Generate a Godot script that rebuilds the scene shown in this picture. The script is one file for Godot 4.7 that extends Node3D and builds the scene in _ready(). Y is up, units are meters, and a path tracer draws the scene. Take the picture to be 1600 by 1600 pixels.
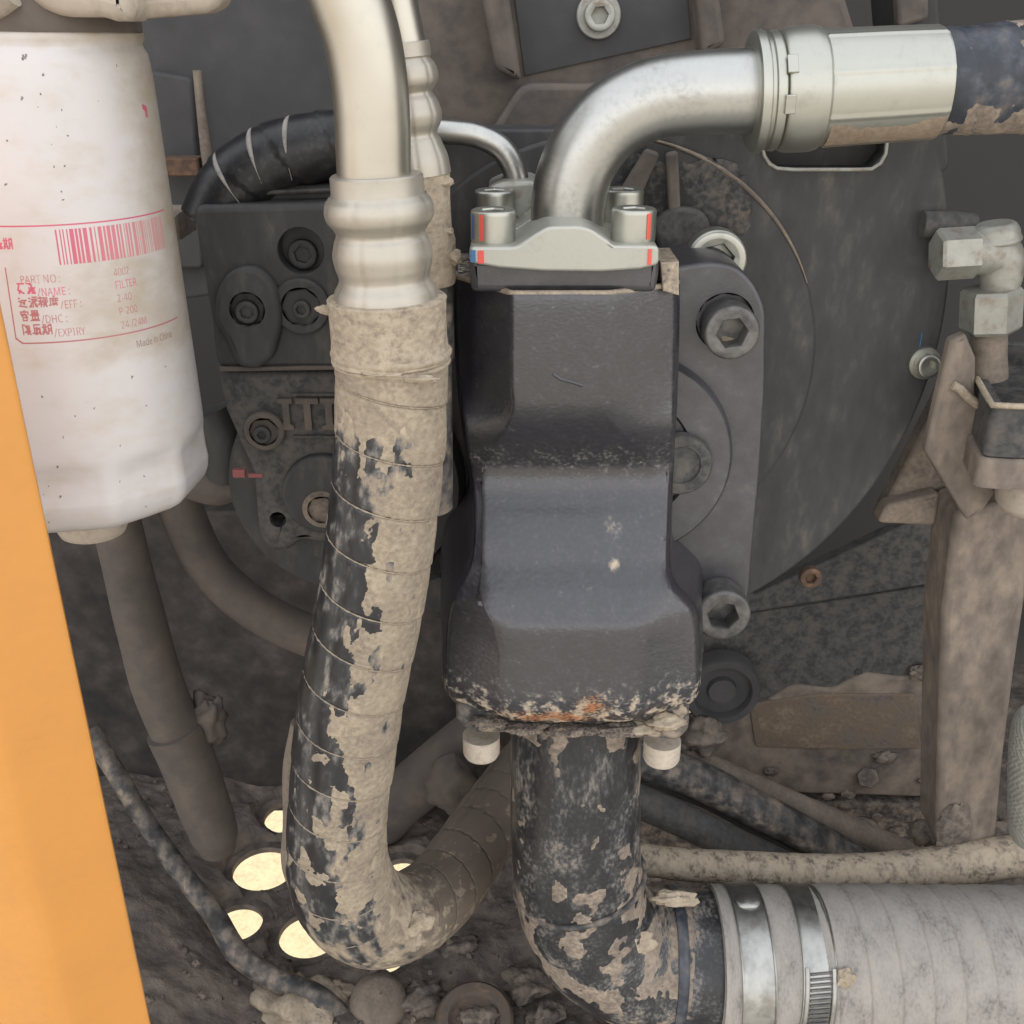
extends Node3D

const FOCAL := 1716.0
const PITCH := 24.0
var eye := Vector3.ZERO
var right := Vector3.RIGHT
var up := Vector3.UP
var ahead := Vector3.FORWARD
var M := {}
var noise_bytes := {}
var noise_tex := {}
var taken := {}
var NONE: Callable
var last_pts: PackedVector3Array
var last_rad: PackedFloat32Array
const NS := 512

# ------------------------------------------------------------------ the place
func _ready() -> void:
	# camera
	var dist := 0.49
	eye = Vector3(0, dist * sin(deg_to_rad(PITCH)), dist * cos(deg_to_rad(PITCH)))
	var basis_ := Basis(Vector3.RIGHT, deg_to_rad(-PITCH))
	right = basis_.x
	up = basis_.y
	ahead = -basis_.z
	var cam := Camera3D.new()
	cam.name = "camera"
	add_child(cam)
	cam.transform = Transform3D(basis_, eye)
	cam.fov = rad_to_deg(2.0 * atan(800.0 / FOCAL))
	cam.near = 0.02
	cam.far = 200.0
	cam.current = true
	# sky, exposure
	var we := WorldEnvironment.new()
	we.name = "world_environment"
	var e := Environment.new()
	var sky := Sky.new()
	var sm := ProceduralSkyMaterial.new()
	sm.sky_top_color = Color(0.755, 0.765, 0.785)
	sm.sky_horizon_color = Color(0.93, 0.915, 0.90)
	sm.sky_curve = 0.2
	sm.sky_energy_multiplier = 1.15
	sm.ground_horizon_color = Color(0.72, 0.66, 0.58)
	sm.ground_bottom_color = Color(0.50, 0.44, 0.36)
	sky.sky_material = sm
	e.background_mode = Environment.BG_SKY
	e.sky = sky
	e.tonemap_mode = Environment.TONE_MAPPER_LINEAR
	e.tonemap_exposure = 2.05
	e.sdfgi_enabled = true
	e.ssao_enabled = true
	e.ssil_enabled = true
	we.environment = e
	add_child(we)
	# the sun stands behind the machine; the open bay lies in its shade
	var sun := DirectionalLight3D.new()
	sun.name = "sun"
	sun.light_color = Color(1.0, 0.965, 0.91)
	sun.light_energy = 1.1
	sun.light_angular_distance = 0.5
	sun.shadow_enabled = true
	add_child(sun)
	sun.look_at_from_position(Vector3(-0.9, 2.2, -1.5), Vector3.ZERO)
	make_materials()
	build_bay()
	build_back()
	build_housing()
	build_valve_block()
	build_right_side()
	build_lower_right()
	build_floor()
	build_left_hoses()
	build_pump()
	build_filter()
	build_pipes()
	build_suction()
	build_front_hoses()
	build_panel()

# ------------------------------------------------------------------ geometry
class Shape:
	var v := PackedVector3Array()
	var n := PackedVector3Array()
	var uv := PackedVector2Array()
	var ix := PackedInt32Array()

	func tri(a: int, b: int, c: int) -> void:
		var g := (v[b] - v[a]).cross(v[c] - v[a])
		if g.dot(n[a] + n[b] + n[c]) > 0.0:
			ix.append_array([a, c, b])
		else:
			ix.append_array([a, b, c])

	# a smooth sheet; rows of equal length; wrap: every row is closed
	func patch(rows: Array, wrap := false, out_from := Vector3.INF, uv0 := Vector2.ZERO, uv1 := Vector2.ONE, keep: Array = []) -> void:
		var first := v.size()
		var nr := rows.size()
		var nc: int = rows[0].size()
		var cols := nc + 1 if wrap else nc
		var sign := 0.0
		for i in nr:
			var r: PackedVector3Array = rows[i]
			var ra: PackedVector3Array = rows[maxi(i - 1, 0)]
			var rb: PackedVector3Array = rows[mini(i + 1, nr - 1)]
			for j in cols:
				var k := j % nc
				var a := (k - 1 + nc) % nc if wrap else maxi(k - 1, 0)
				var b := (k + 1) % nc if wrap else mini(k + 1, nc - 1)
				var du := r[b] - r[a]
				if du.length_squared() < 1e-14:
					du = (rb[b] - rb[a]) if i < nr - 1 else (ra[b] - ra[a])
				var dv := rb[k] - ra[k]
				var m := du.cross(dv)
				if m.length_squared() < 1e-22:
					m = Vector3(0, 0, 1)
				m = m.normalized()
				v.append(r[k])
				n.append(m)
				uv.append(Vector2(lerpf(uv0.x, uv1.x, float(j) / (cols - 1)), lerpf(uv0.y, uv1.y, float(i) / maxi(nr - 1, 1))))
				if out_from != Vector3.INF:
					sign += m.dot(r[k] - out_from)
		if sign < 0.0:
			for i in range(first, n.size()):
				n[i] = -n[i]
		for i in nr - 1:
			for j in cols - 1:
				if keep.size() and not keep[i][j]:
					continue
				var a := first + i * cols + j
				tri(a, a + 1, a + cols + 1)
				tri(a, a + cols + 1, a + cols)

	static func cut(p: PackedVector2Array) -> PackedInt32Array:
		var order := Geometry2D.triangulate_polygon(p)
		if not order.is_empty():
			return order
		var left := range(p.size())
		var area := 0.0
		for i in p.size():
			area += p[i].cross(p[(i + 1) % p.size()])
		var sg := signf(area)
		var guard := 0
		while left.size() > 2 and guard < 4000:
			guard += 1
			var done := false
			for pass_no in 3:
				for i in left.size():
					var a: int = left[(i + left.size() - 1) % left.size()]
					var b: int = left[i]
					var c: int = left[(i + 1) % left.size()]
					var k := (p[b] - p[a]).cross(p[c] - p[b]) * sg
					if pass_no == 0 and k <= 0.0 or pass_no == 1 and k < -1e-9:
						continue
					var clear := true
					if pass_no < 2:
						for q in left:
							if q == a or q == b or q == c or p[q].distance_squared_to(p[a]) < 1e-14 or p[q].distance_squared_to(p[c]) < 1e-14 or p[q].distance_squared_to(p[b]) < 1e-14:
								continue
							if Geometry2D.point_is_inside_triangle(p[q], p[a], p[b], p[c]):
								clear = false
								break
					if clear:
						order.append_array([a, b, c])
						left.remove_at(i)
						done = true
						break
				if done:
					break
		return order

	func face(pts: PackedVector3Array, normal: Vector3, order := PackedInt32Array()) -> void:
		var first := v.size()
		var lo := pts[0]
		var ax := normal.cross(Vector3.UP if absf(normal.y) < 0.9 else Vector3.RIGHT).normalized()
		var ay := normal.cross(ax)
		var flat := PackedVector2Array()
		for p in pts:
			v.append(p)
			n.append(normal)
			flat.append(Vector2((p - lo).dot(ax), (p - lo).dot(ay)))
			uv.append(flat[-1] * 10.0)
		if order.is_empty():
			order = cut(flat)
		for i in range(0, order.size(), 3):
			tri(first + order[i], first + order[i + 1], first + order[i + 2])

	func moved(by: Vector3) -> ArrayMesh:
		var arr := []
		arr.resize(Mesh.ARRAY_MAX)
		var w := v.duplicate()
		for i in w.size():
			w[i] -= by
		arr[Mesh.ARRAY_VERTEX] = w
		arr[Mesh.ARRAY_NORMAL] = n
		arr[Mesh.ARRAY_TEX_UV] = uv
		arr[Mesh.ARRAY_INDEX] = ix
		var m := ArrayMesh.new()
		m.add_surface_from_arrays(Mesh.PRIMITIVE_TRIANGLES, arr)
		return m

# where the line of sight through a spot of the 1600 px survey photograph meets an upright plane z, or a level plane y
func sight(x: float, y: float) -> Vector3:
	return right * ((x - 800.0) / FOCAL) - up * ((y - 800.0) / FOCAL) + ahead

func P(x: float, y: float, z: float) -> Vector3:
	var d := sight(x, y)
	return eye + d * ((z - eye.z) / d.z)

func Q(x: float, y: float, level: float) -> Vector3:
	var d := sight(x, y)
	return eye + d * ((level - eye.y) / d.y)

func S(p: Vector3) -> float:  # metres that one survey pixel spans at p
	return (p - eye).dot(ahead) / FOCAL

func poly(list: Array, z: float) -> PackedVector2Array:
	var out := PackedVector2Array()
	for p in list:
		var w := P(p[0], p[1], z)
		out.append(Vector2(w.x, w.y))
	return out

func rounded(pts: PackedVector2Array, r: float, steps := 4) -> PackedVector2Array:
	var out := PackedVector2Array()
	var c := pts.size()
	for i in c:
		var p := pts[i]
		var a := pts[(i + c - 1) % c] - p
		var b := pts[(i + 1) % c] - p
		if absf(a.normalized().dot(b.normalized()) + 1.0) < 0.02:
			out.append(p)
			continue
		var k := minf(r, minf(a.length(), b.length()) * 0.45)
		var s := p + a.normalized() * k
		var e := p + b.normalized() * k
		for j in steps + 1:
			var t := float(j) / steps
			out.append(s.lerp(p, t).lerp(p.lerp(e, t), t))
	return out

func circle(c: Vector2, r: float, count := 40, squash := 1.0) -> PackedVector2Array:
	var out := PackedVector2Array()
	for i in count:
		var a := TAU * i / count
		out.append(c + Vector2(cos(a), sin(a) * squash) * r)
	return out

func inset(pts: PackedVector2Array, by: float) -> PackedVector2Array:
	var out := PackedVector2Array()
	var c := pts.size()
	for i in c:
		var a := (pts[i] - pts[(i + c - 1) % c]).normalized()
		var b := (pts[(i + 1) % c] - pts[i]).normalized()
		var na := Vector2(-a.y, a.x)
		var nb := Vector2(-b.y, b.x)
		var m := na + nb
		if m.length() < 0.2:
			m = na
		m = m.normalized()
		out.append(pts[i] + m * by / maxf(m.dot(na), 0.5))
	return out

# a plate: outline in its own x, y; front face at z = 0, thickness behind; holes: [outline, depth, floor]
func plate(sh: Shape, outline: PackedVector2Array, depth: float, bevel: float, at: Transform3D, holes: Array = [], steps := 3) -> void:
	var pts := outline.duplicate()
	if Geometry2D.is_polygon_clockwise(pts):
		pts.reverse()
	var rings := []
	for k in steps + 1:
		var a := PI / 2 * k / steps
		var ins := inset(pts, bevel * (1.0 - sin(a)))
		var ring := PackedVector3Array()
		for p in ins:
			ring.append(at * Vector3(p.x, p.y, -bevel * (1.0 - cos(a))))
		rings.append(ring)
	var back := PackedVector3Array()
	for p in pts:
		back.append(at * Vector3(p.x, p.y, -depth))
	rings.append(back)
	var c := pts.size()
	var mid := Vector2.ZERO
	for p in pts:
		mid += p / c
	var cuts := []
	for i in c:
		if absf((pts[i] - pts[(i + c - 1) % c]).angle_to(pts[(i + 1) % c] - pts[i])) > 0.6:
			cuts.append(i)
	if cuts.is_empty():
		_side(sh, rings, range(c), true, at, mid, depth)
	else:
		for q in cuts.size():
			var s: int = cuts[q]
			var e: int = cuts[(q + 1) % cuts.size()]
			if e <= s:
				e += c
			var list := []
			for i in range(s, e + 1):
				list.append(i % c)
			_side(sh, rings, list, false, at, mid, depth)
	# front face with keyholes to the holes
	var front := inset(pts, bevel)
	var deep := PackedFloat32Array()
	for h in holes:
		var hp: PackedVector2Array = h[0].duplicate()
		if not Geometry2D.is_polygon_clockwise(hp):
			hp.reverse()
		var best := INF
		var bi := 0
		var bj := 0
		for i in front.size():
			for j in hp.size():
				var d := front[i].distance_squared_to(hp[j])
				if d < best:
					best = d
					bi = i
					bj = j
		var joined := front.slice(0, bi + 1)
		for j in hp.size() + 1:
			joined.append(hp[(bj + j) % hp.size()])
		joined[-1] += (hp[(bj + hp.size() - 1) % hp.size()] - hp[bj]) * 1e-3
		joined.append(front[bi] + (front[(bi + 1) % front.size()] - front[bi]) * 1e-4)
		joined.append_array(front.slice(bi + 1))
		front = joined
		var up_ring := PackedVector3Array()
		var mid_ring := PackedVector3Array()
		var low_ring := PackedVector3Array()
		var hc := Vector2.ZERO
		for p in hp:
			hc += p / hp.size()
		for p in hp:
			up_ring.append(at * Vector3(p.x, p.y, 0))
			var q := hc + (p - hc) * 0.97
			mid_ring.append(at * Vector3(q.x, q.y, -minf(0.0008, h[1] * 0.3)))
			low_ring.append(at * Vector3(q.x, q.y, -h[1]))
		sh.patch([up_ring, mid_ring], true)
		sh.patch([mid_ring, low_ring], true)
		if h[2]:
			sh.face(low_ring, at.basis.z.normalized())
	var face3 := PackedVector3Array()
	for p in front:
		face3.append(at * Vector3(p.x, p.y, 0))
	var order := Shape.cut(front)
	sh.face(face3, at.basis.z.normalized(), order)
	sh.face(back, -at.basis.z.normalized(), Shape.cut(pts))

func _side(sh: Shape, rings: Array, list: Array, wrap: bool, at: Transform3D, mid: Vector2, depth: float) -> void:
	var rows := []
	for ring in rings.slice(0, rings.size() - 1):
		var r := PackedVector3Array()
		for i in list:
			r.append(ring[i])
		rows.append(r)
	var inner := at * Vector3(mid.x, mid.y, -depth / 2)
	sh.patch(rows, wrap, inner)
	var r2 := PackedVector3Array()
	for i in list:
		r2.append(rings[-1][i])
	sh.patch([rows[-1], r2], wrap, inner)

func front_at(z: float) -> Transform3D:
	return Transform3D(Basis(), Vector3(0, 0, z))

func ring_at(c: Vector3, nn: Vector3, bb: Vector3, r: float, segs: int, rf: Callable, s: float) -> PackedVector3Array:
	var out := PackedVector3Array()
	out.resize(segs)
	for j in segs:
		var a := TAU * j / segs
		var q := r * (float(rf.call(a, s)) if rf.is_valid() else 1.0)
		out[j] = c + (nn * cos(a) + bb * sin(a)) * q
	return out

func away(t: Vector3, p: Vector3) -> Vector3:
	var d := (p - eye).normalized()
	return (d - t * d.dot(t)).normalized()

# a curved tube through control points [x, y, z, radius] of the survey
func tube(sh: Shape, ctrl: Array, segs := 32, per := 12, rf: Callable = NONE, ends := true) -> float:
	var pts := PackedVector3Array()
	var rad := PackedFloat32Array()
	var cp := PackedVector3Array()
	var cr := PackedFloat32Array()
	for c in ctrl:
		var p: Vector3
		if c[2] is String:
			p = Q(c[0], c[1], float(c[2]))
		else:
			p = P(c[0], c[1], c[2])
		cp.append(p)
		cr.append(c[3] * S(p))
	var m := cp.size()
	for i in m - 1:
		var i0 := maxi(i - 1, 0)
		var i3 := mini(i + 2, m - 1)
		for k in per:
			var t := float(k) / per
			pts.append(cp[i].cubic_interpolate_in_time(cp[i + 1], cp[i0], cp[i3], t, cp[i].distance_to(cp[i + 1]), -cp[i0].distance_to(cp[i]) if i0 < i else -0.05, cp[i].distance_to(cp[i + 1]) + (cp[i3].distance_to(cp[i + 1]) if i3 > i + 1 else 0.05)))
			rad.append(lerpf(cr[i], cr[i + 1], smoothstep(0, 1, t)))
	pts.append(cp[m - 1])
	rad.append(cr[m - 1])
	last_pts = pts
	last_rad = rad
	return tube_along(sh, pts, rad, segs, rf, ends)

func tube_along(sh: Shape, pts: PackedVector3Array, rad: PackedFloat32Array, segs: int, rf: Callable = NONE, ends := true) -> float:
	var rows := []
	var m := pts.size()
	var nn := Vector3.ZERO
	var s := 0.0
	for i in m:
		var t := (pts[mini(i + 1, m - 1)] - pts[maxi(i - 1, 0)]).normalized()
		if i == 0:
			nn = away(t, pts[0])
		else:
			s += pts[i].distance_to(pts[i - 1])
			nn = (nn - t * nn.dot(t)).normalized()
		rows.append(ring_at(pts[i], nn, t.cross(nn), rad[i], segs, rf, s))
	var half := m / 2
	sh.patch(rows, true)
	# make the side face outwards
	var first := sh.v.size() - m * (segs + 1)
	var k := first + half * (segs + 1)
	if sh.n[k].dot(sh.v[k] - pts[half]) < 0.0:
		for i in range(first, sh.n.size()):
			sh.n[i] = -sh.n[i]
		for i in range(sh.ix.size() - (m - 1) * segs * 6, sh.ix.size(), 3):
			var q := sh.ix[i + 1]
			sh.ix[i + 1] = sh.ix[i + 2]
			sh.ix[i + 2] = q
	if ends:
		sh.face(rows[0], (pts[0] - pts[1]).normalized())
		sh.face(rows[-1], (pts[-1] - pts[-2]).normalized())
	return s

# a line wound round a tube: the point on its skin at angle ang after s metres
func wound(pts: PackedVector3Array, rad: PackedFloat32Array, ang_of: Callable, lift: float, from_s: float, to_s: float) -> PackedVector3Array:
	var out := PackedVector3Array()
	var nn := Vector3.ZERO
	var s := 0.0
	for i in pts.size():
		var t := (pts[mini(i + 1, pts.size() - 1)] - pts[maxi(i - 1, 0)]).normalized()
		if i == 0:
			nn = away(t, pts[0])
		else:
			s += pts[i].distance_to(pts[i - 1])
			nn = (nn - t * nn.dot(t)).normalized()
		if s >= from_s and s <= to_s:
			var an: float = ang_of.call(s)
			out.append(pts[i] + (nn * cos(an) + t.cross(nn) * sin(an)) * rad[i] * lift)
	return out

# a turned body on the axis a-b; prof: [t, r] in metres, t from a
func lathe(sh: Shape, a: Vector3, b: Vector3, prof: Array, segs := 48, rf: Callable = NONE, ref := Vector3.INF) -> void:
	var t := (b - a).normalized()
	var nn := away(t, a) if ref == Vector3.INF else (ref - t * ref.dot(t)).normalized()
	var bb := t.cross(nn)
	var runs := [[prof[0]]]
	for i in range(1, prof.size()):
		runs[-1].append(prof[i])
		if i < prof.size() - 1:
			var d0 := Vector2(prof[i][0] - prof[i - 1][0], prof[i][1] - prof[i - 1][1])
			var d1 := Vector2(prof[i + 1][0] - prof[i][0], prof[i + 1][1] - prof[i][1])
			if absf(d0.angle_to(d1)) > 0.75:
				runs.append([prof[i]])
	var full: float = prof[-1][0] - prof[0][0]
	for run in runs:
		var rows := []
		var mid := Vector3.ZERO
		for q in run:
			rows.append(ring_at(a + t * q[0], nn, bb, maxf(q[1], 1e-5), segs, rf, q[0]))
		var i0: float = run[0][0]
		var i1: float = run[-1][0]
		var inner: Vector3 = a + t * ((i0 + i1) / 2)
		if absf(i1 - i0) < 1e-6:  # a flat ring faces away from the middle of the body
			inner = a + t * (prof[0][0] + full / 2)
			if absf(i0 - prof[0][0] - full / 2) < full * 0.3:
				inner = a + t * (i0 - (1.0 if run[0][1] > run[-1][1] else -1.0) * full)
		sh.patch(rows, true, inner, Vector2(0, (i0 - prof[0][0]) / maxf(full, 1e-6)), Vector2(1, (i1 - prof[0][0]) / maxf(full, 1e-6)))

# the same from survey positions: prof [t, r] in survey pixels, t measured along the line from c0 to c1
func turned(sh: Shape, c0: Array, c1: Array, prof: Array, segs := 48, rf: Callable = NONE) -> void:
	var a := P(c0[0], c0[1], c0[2])
	var b := P(c1[0], c1[1], c1[2])
	var l := Vector2(c1[0] - c0[0], c1[1] - c0[1]).length()
	var out := []
	for q in prof:
		var f: float = q[0] / l
		out.append([f * a.distance_to(b), q[1] * S(a.lerp(b, f))])
	lathe(sh, a, b, out, segs, rf)

func soft(prof: Array, per := 5) -> Array:  # a profile drawn smoothly through its points
	var out := []
	for i in prof.size() - 1:
		var a: Array = prof[maxi(i - 1, 0)]
		var b: Array = prof[i]
		var c: Array = prof[i + 1]
		var d: Array = prof[mini(i + 2, prof.size() - 1)]
		for k in per:
			var t := float(k) / per
			out.append([lerpf(b[0], c[0], t), cubic_interpolate(b[1], c[1], a[1], d[1], t)])
	out.append(prof[-1])
	return out

func hexagon(r: float) -> Callable:
	return func(a: float, _s: float) -> float: return r * cos(PI / 6) / cos(fposmod(a, PI / 3) - PI / 6)

# a hexagon nut or bar from a to b
func hex(sh: Shape, a: Vector3, b: Vector3, r: float, turn := 0.0, chamfer := 0.12) -> void:
	var t := (b - a).normalized()
	var nn := away(t, a).rotated(t, turn)
	var bb := t.cross(nn)
	var l := a.distance_to(b)
	var e := r * chamfer
	var rings := []
	for q in [[0.0, r * 0.9], [e, r], [l - e, r], [l, r * 0.9]]:
		var ring := PackedVector3Array()
		for j in 6:
			var ang := TAU * j / 6
			ring.append(a + t * q[0] + (nn * cos(ang) + bb * sin(ang)) * q[1])
		rings.append(ring)
	for k in 3:
		for j in 6:
			var i2 := (j + 1) % 6
			var quad := PackedVector3Array([rings[k][j], rings[k][i2], rings[k + 1][i2], rings[k + 1][j]])
			var m := (quad[1] - quad[0]).cross(quad[3] - quad[0]).normalized()
			if m.dot((quad[0] + quad[2]) / 2 - (a + b) / 2) < 0:
				m = -m
			sh.face(quad, m, PackedInt32Array([0, 1, 2, 0, 2, 3]))
	sh.face(rings[0], -t)
	sh.face(rings[3], t)

# a socket head cap screw standing on base, its head pointing along dir
func socket_head(sh: Shape, base: Vector3, dir: Vector3, r: float, h: float, knurl := 0.0) -> void:
	var t := dir.normalized()
	var nn := away(t, base)
	var bb := t.cross(nn)
	var rf: Callable = NONE
	if knurl > 0.0:
		rf = func(a: float, s: float) -> float: return 1.0 + (knurl * (absf(sin(a * 26.0)) - 1.0) if s < h * 0.86 and s > h * 0.1 else 0.0)
	var e := r * 0.12
	lathe(sh, base, base + t * h, [[0.0, r * 0.97], [h * 0.12, r], [h * 0.85, r], [h - e, r], [h - e * 0.3, r - e * 0.35], [h, r - e], [h, r * 0.74]], 104 if knurl > 0 else 48, rf, nn)
	var c := base + t * h
	var o := PackedVector3Array()
	var i1 := PackedVector3Array()
	var i2 := PackedVector3Array()
	var i3 := PackedVector3Array()
	var hx := hexagon(1.0)
	for j in 48:
		var a := TAU * j / 48
		var d := nn * cos(a) + bb * sin(a)
		var k: float = hx.call(a, 0.0)
		o.append(c + d * r * 0.74)
		i1.append(c + d * r * 0.60 * k - t * r * 0.03)
		i2.append(c + d * r * 0.56 * k - t * r * 0.10)
		i3.append(c + d * r * 0.56 * k - t * h * 0.62)
	var inner := c - t * h
	sh.patch([o, i1], true, inner)
	sh.patch([i1, i2], true, inner)
	for k in 6:
		var ra := PackedVector3Array()
		var rb := PackedVector3Array()
		for j in 9:
			ra.append(i2[(k * 8 + j) % 48])
			rb.append(i3[(k * 8 + j) % 48])
		sh.patch([ra, rb], false)
	sh.face(i3, t)

# an uneven lump of dried mud
func lump(sh: Shape, c: Vector3, size: Vector3, seed_no: int, rough := 0.35, turn := 0.0) -> void:
	var f := FastNoiseLite.new()
	f.seed = seed_no
	f.frequency = 1.3
	f.fractal_octaves = 4
	f.fractal_gain = 0.38
	var rows := []
	var b := Basis(Vector3.UP, turn)
	for i in 15:
		var row := PackedVector3Array()
		var la := PI * (i + 0.02) / 14.03
		for j in 24:
			var lo := TAU * j / 24
			var d := Vector3(sin(la) * cos(lo), cos(la), sin(la) * sin(lo))
			var k := 1.0 + rough * 1.25 * f.get_noise_3dv(d * 0.85 + Vector3(seed_no, 0, 0))
			row.append(c + b * (d * size * k))
		rows.append(row)
	sh.patch(rows, true, c)

# ------------------------------------------------------------------ naming
func numbered(called: String) -> String:
	if not taken.has(called):
		taken[called] = 0
		return called
	taken[called] += 1
	return "%s_%03d" % [called, taken[called]]

func thing(called: String, label: String, category: String, at := Vector3.ZERO, group := "") -> Node3D:
	var o := Node3D.new()
	o.name = numbered(called)
	add_child(o)
	o.position = at
	tag(o, label, category, group)
	return o

func tag(o: Node3D, label: String, category: String, group := "") -> void:
	o.set_meta("label", label)
	o.set_meta("category", category)
	if group:
		o.set_meta("group", group)

func part(called: String, sh: Shape, mat: Material, parent: Node = self, label := "") -> MeshInstance3D:
	var o := MeshInstance3D.new()
	var origin := Vector3.ZERO
	var p := parent
	while p != self:
		origin += p.position
		p = p.get_parent()
	o.mesh = sh.moved(origin)
	o.material_override = mat
	if parent == self:
		o.name = numbered(called)
		add_child(o)
	else:
		var k := 0
		var nm := called
		while parent.has_node(nm):
			k += 1
			nm = "%s_%03d" % [called, k]
		o.name = nm
		parent.add_child(o)
	if label:
		o.set_meta("label", label)
	return o

func structure(called: String, sh: Shape, mat: Material) -> MeshInstance3D:
	var o := part(called, sh, mat)
	o.set_meta("kind", "structure")
	return o

# ------------------------------------------------------------------ materials
func lin(r: float, g: float, b: float) -> Color:
	return Color(r, g, b).linear_to_srgb()

func make_noises() -> void:
	var kinds := {"blotch": [0.008, 4], "mid": [0.022, 5], "fine": [0.07, 4], "grain": [0.25, 2]}
	var k := 0
	for key in kinds:
		var f := FastNoiseLite.new()
		f.seed = 11 + k
		f.noise_type = FastNoiseLite.TYPE_SIMPLEX_SMOOTH
		f.frequency = kinds[key][0]
		f.fractal_octaves = kinds[key][1]
		f.fractal_gain = 0.6
		var im := f.get_seamless_image(NS, NS)
		im.convert(Image.FORMAT_L8)
		noise_bytes[key] = im.get_data()
		noise_tex[key] = ImageTexture.create_from_image(im)
		k += 1
	var c := FastNoiseLite.new()
	c.seed = 5
	c.noise_type = FastNoiseLite.TYPE_CELLULAR
	c.cellular_return_type = FastNoiseLite.RETURN_DISTANCE
	c.frequency = 0.06
	var im2 := c.get_seamless_image(NS, NS)
	im2.convert(Image.FORMAT_L8)
	noise_bytes["cell"] = im2.get_data()
	# blended relief maps
	var mix := PackedByteArray()
	mix.resize(NS * NS)
	var a: PackedByteArray = noise_bytes.mid
	var b: PackedByteArray = noise_bytes.fine
	var g: PackedByteArray = noise_bytes.grain
	for i in NS * NS:
		mix[i] = (a[i] * 5 + b[i] * 4 + g[i] * 2) / 11
	noise_tex["relief"] = ImageTexture.create_from_image(Image.create_from_data(NS, NS, false, Image.FORMAT_L8, mix))
	for i in NS * NS:
		mix[i] = (b[i] * 2 + g[i] * 5) / 7
	noise_tex["cast"] = ImageTexture.create_from_image(Image.create_from_data(NS, NS, false, Image.FORMAT_L8, mix))

func ramp(stops: Array) -> PackedByteArray:  # [value 0..255, linear colour] -> 768 sRGB bytes
	var out := PackedByteArray()
	for i in 256:
		var c: Color = stops[0][1]
		for k in stops.size() - 1:
			if i >= stops[k][0]:
				var t := clampf((i - stops[k][0]) / maxf(stops[k + 1][0] - stops[k][0], 1.0), 0, 1)
				c = stops[k][1].lerp(stops[k + 1][1], t)
		c = c.linear_to_srgb()
		out.append_array([c.r8, c.g8, c.b8])
	return out

# colour from a weighted sum of two noises through a ramp
func grime(stops: Array, one: String, two: String, wa: float, contrast := 1.6, salt := 0) -> ImageTexture:
	var lut := ramp(stops)
	var a: PackedByteArray = noise_bytes[one]
	var b: PackedByteArray = noise_bytes[two]
	var g: PackedByteArray = noise_bytes.grain
	var out := PackedByteArray()
	out.resize(NS * NS * 3)
	var total := NS * NS
	for i in total:
		var v := int(((a[(i + salt * 7919) % total] - 128) * wa + (b[i] - 128) * (1.0 - wa)) * contrast + 128.0 + (g[i] - 128) * 0.08)
		v = clampi(v, 0, 255) * 3
		out[i * 3] = lut[v]
		out[i * 3 + 1] = lut[v + 1]
		out[i * 3 + 2] = lut[v + 2]
	return ImageTexture.create_from_image(Image.create_from_data(NS, NS, false, Image.FORMAT_RGB8, out))

# the same on an object's own u, v, with a share that says how much of the second colours lies where
func coat(w: int, h: int, stops: Array, share: Callable, tile := Vector2(2, 2), contrast := 1.6, wa := 0.5, one := "mid", two := "fine") -> Image:
	var lut := ramp(stops)
	var a: PackedByteArray = noise_bytes[one]
	var b: PackedByteArray = noise_bytes[two]
	var g: PackedByteArray = noise_bytes.grain
	var out := PackedByteArray()
	out.resize(w * h * 3)
	var o := 0
	for y in h:
		var fy := int(y * tile.y * NS / h) % NS
		var fg := y % NS
		for x in w:
			var fx := int(x * tile.x * NS / w) % NS
			var i := fy * NS + fx
			var v := int(((a[i] - 128) * wa + (b[i] - 128) * (1.0 - wa)) * contrast + (g[fg * NS + x % NS] - 128) * 0.08 + float(share.call(float(x) / w, float(y) / h)))
			v = clampi(v, 0, 255) * 3
			out[o] = lut[v]
			out[o + 1] = lut[v + 1]
			out[o + 2] = lut[v + 2]
			o += 3
	return Image.create_from_data(w, h, false, Image.FORMAT_RGB8, out)

func surface(tex: Texture2D, rough: float, metal := 0.0, scale := 8.0, relief := 0.0, relief_tex := "relief", tri := true) -> StandardMaterial3D:
	var m := StandardMaterial3D.new()
	m.albedo_texture = tex
	m.roughness = rough
	m.metallic = metal
	if tri:
		m.uv1_triplanar = true
		m.uv1_world_triplanar = true
		m.uv1_scale = Vector3.ONE * scale
	if relief > 0.0:
		m.heightmap_enabled = true
		m.heightmap_texture = noise_tex[relief_tex]
		m.heightmap_scale = relief
	return m

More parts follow.
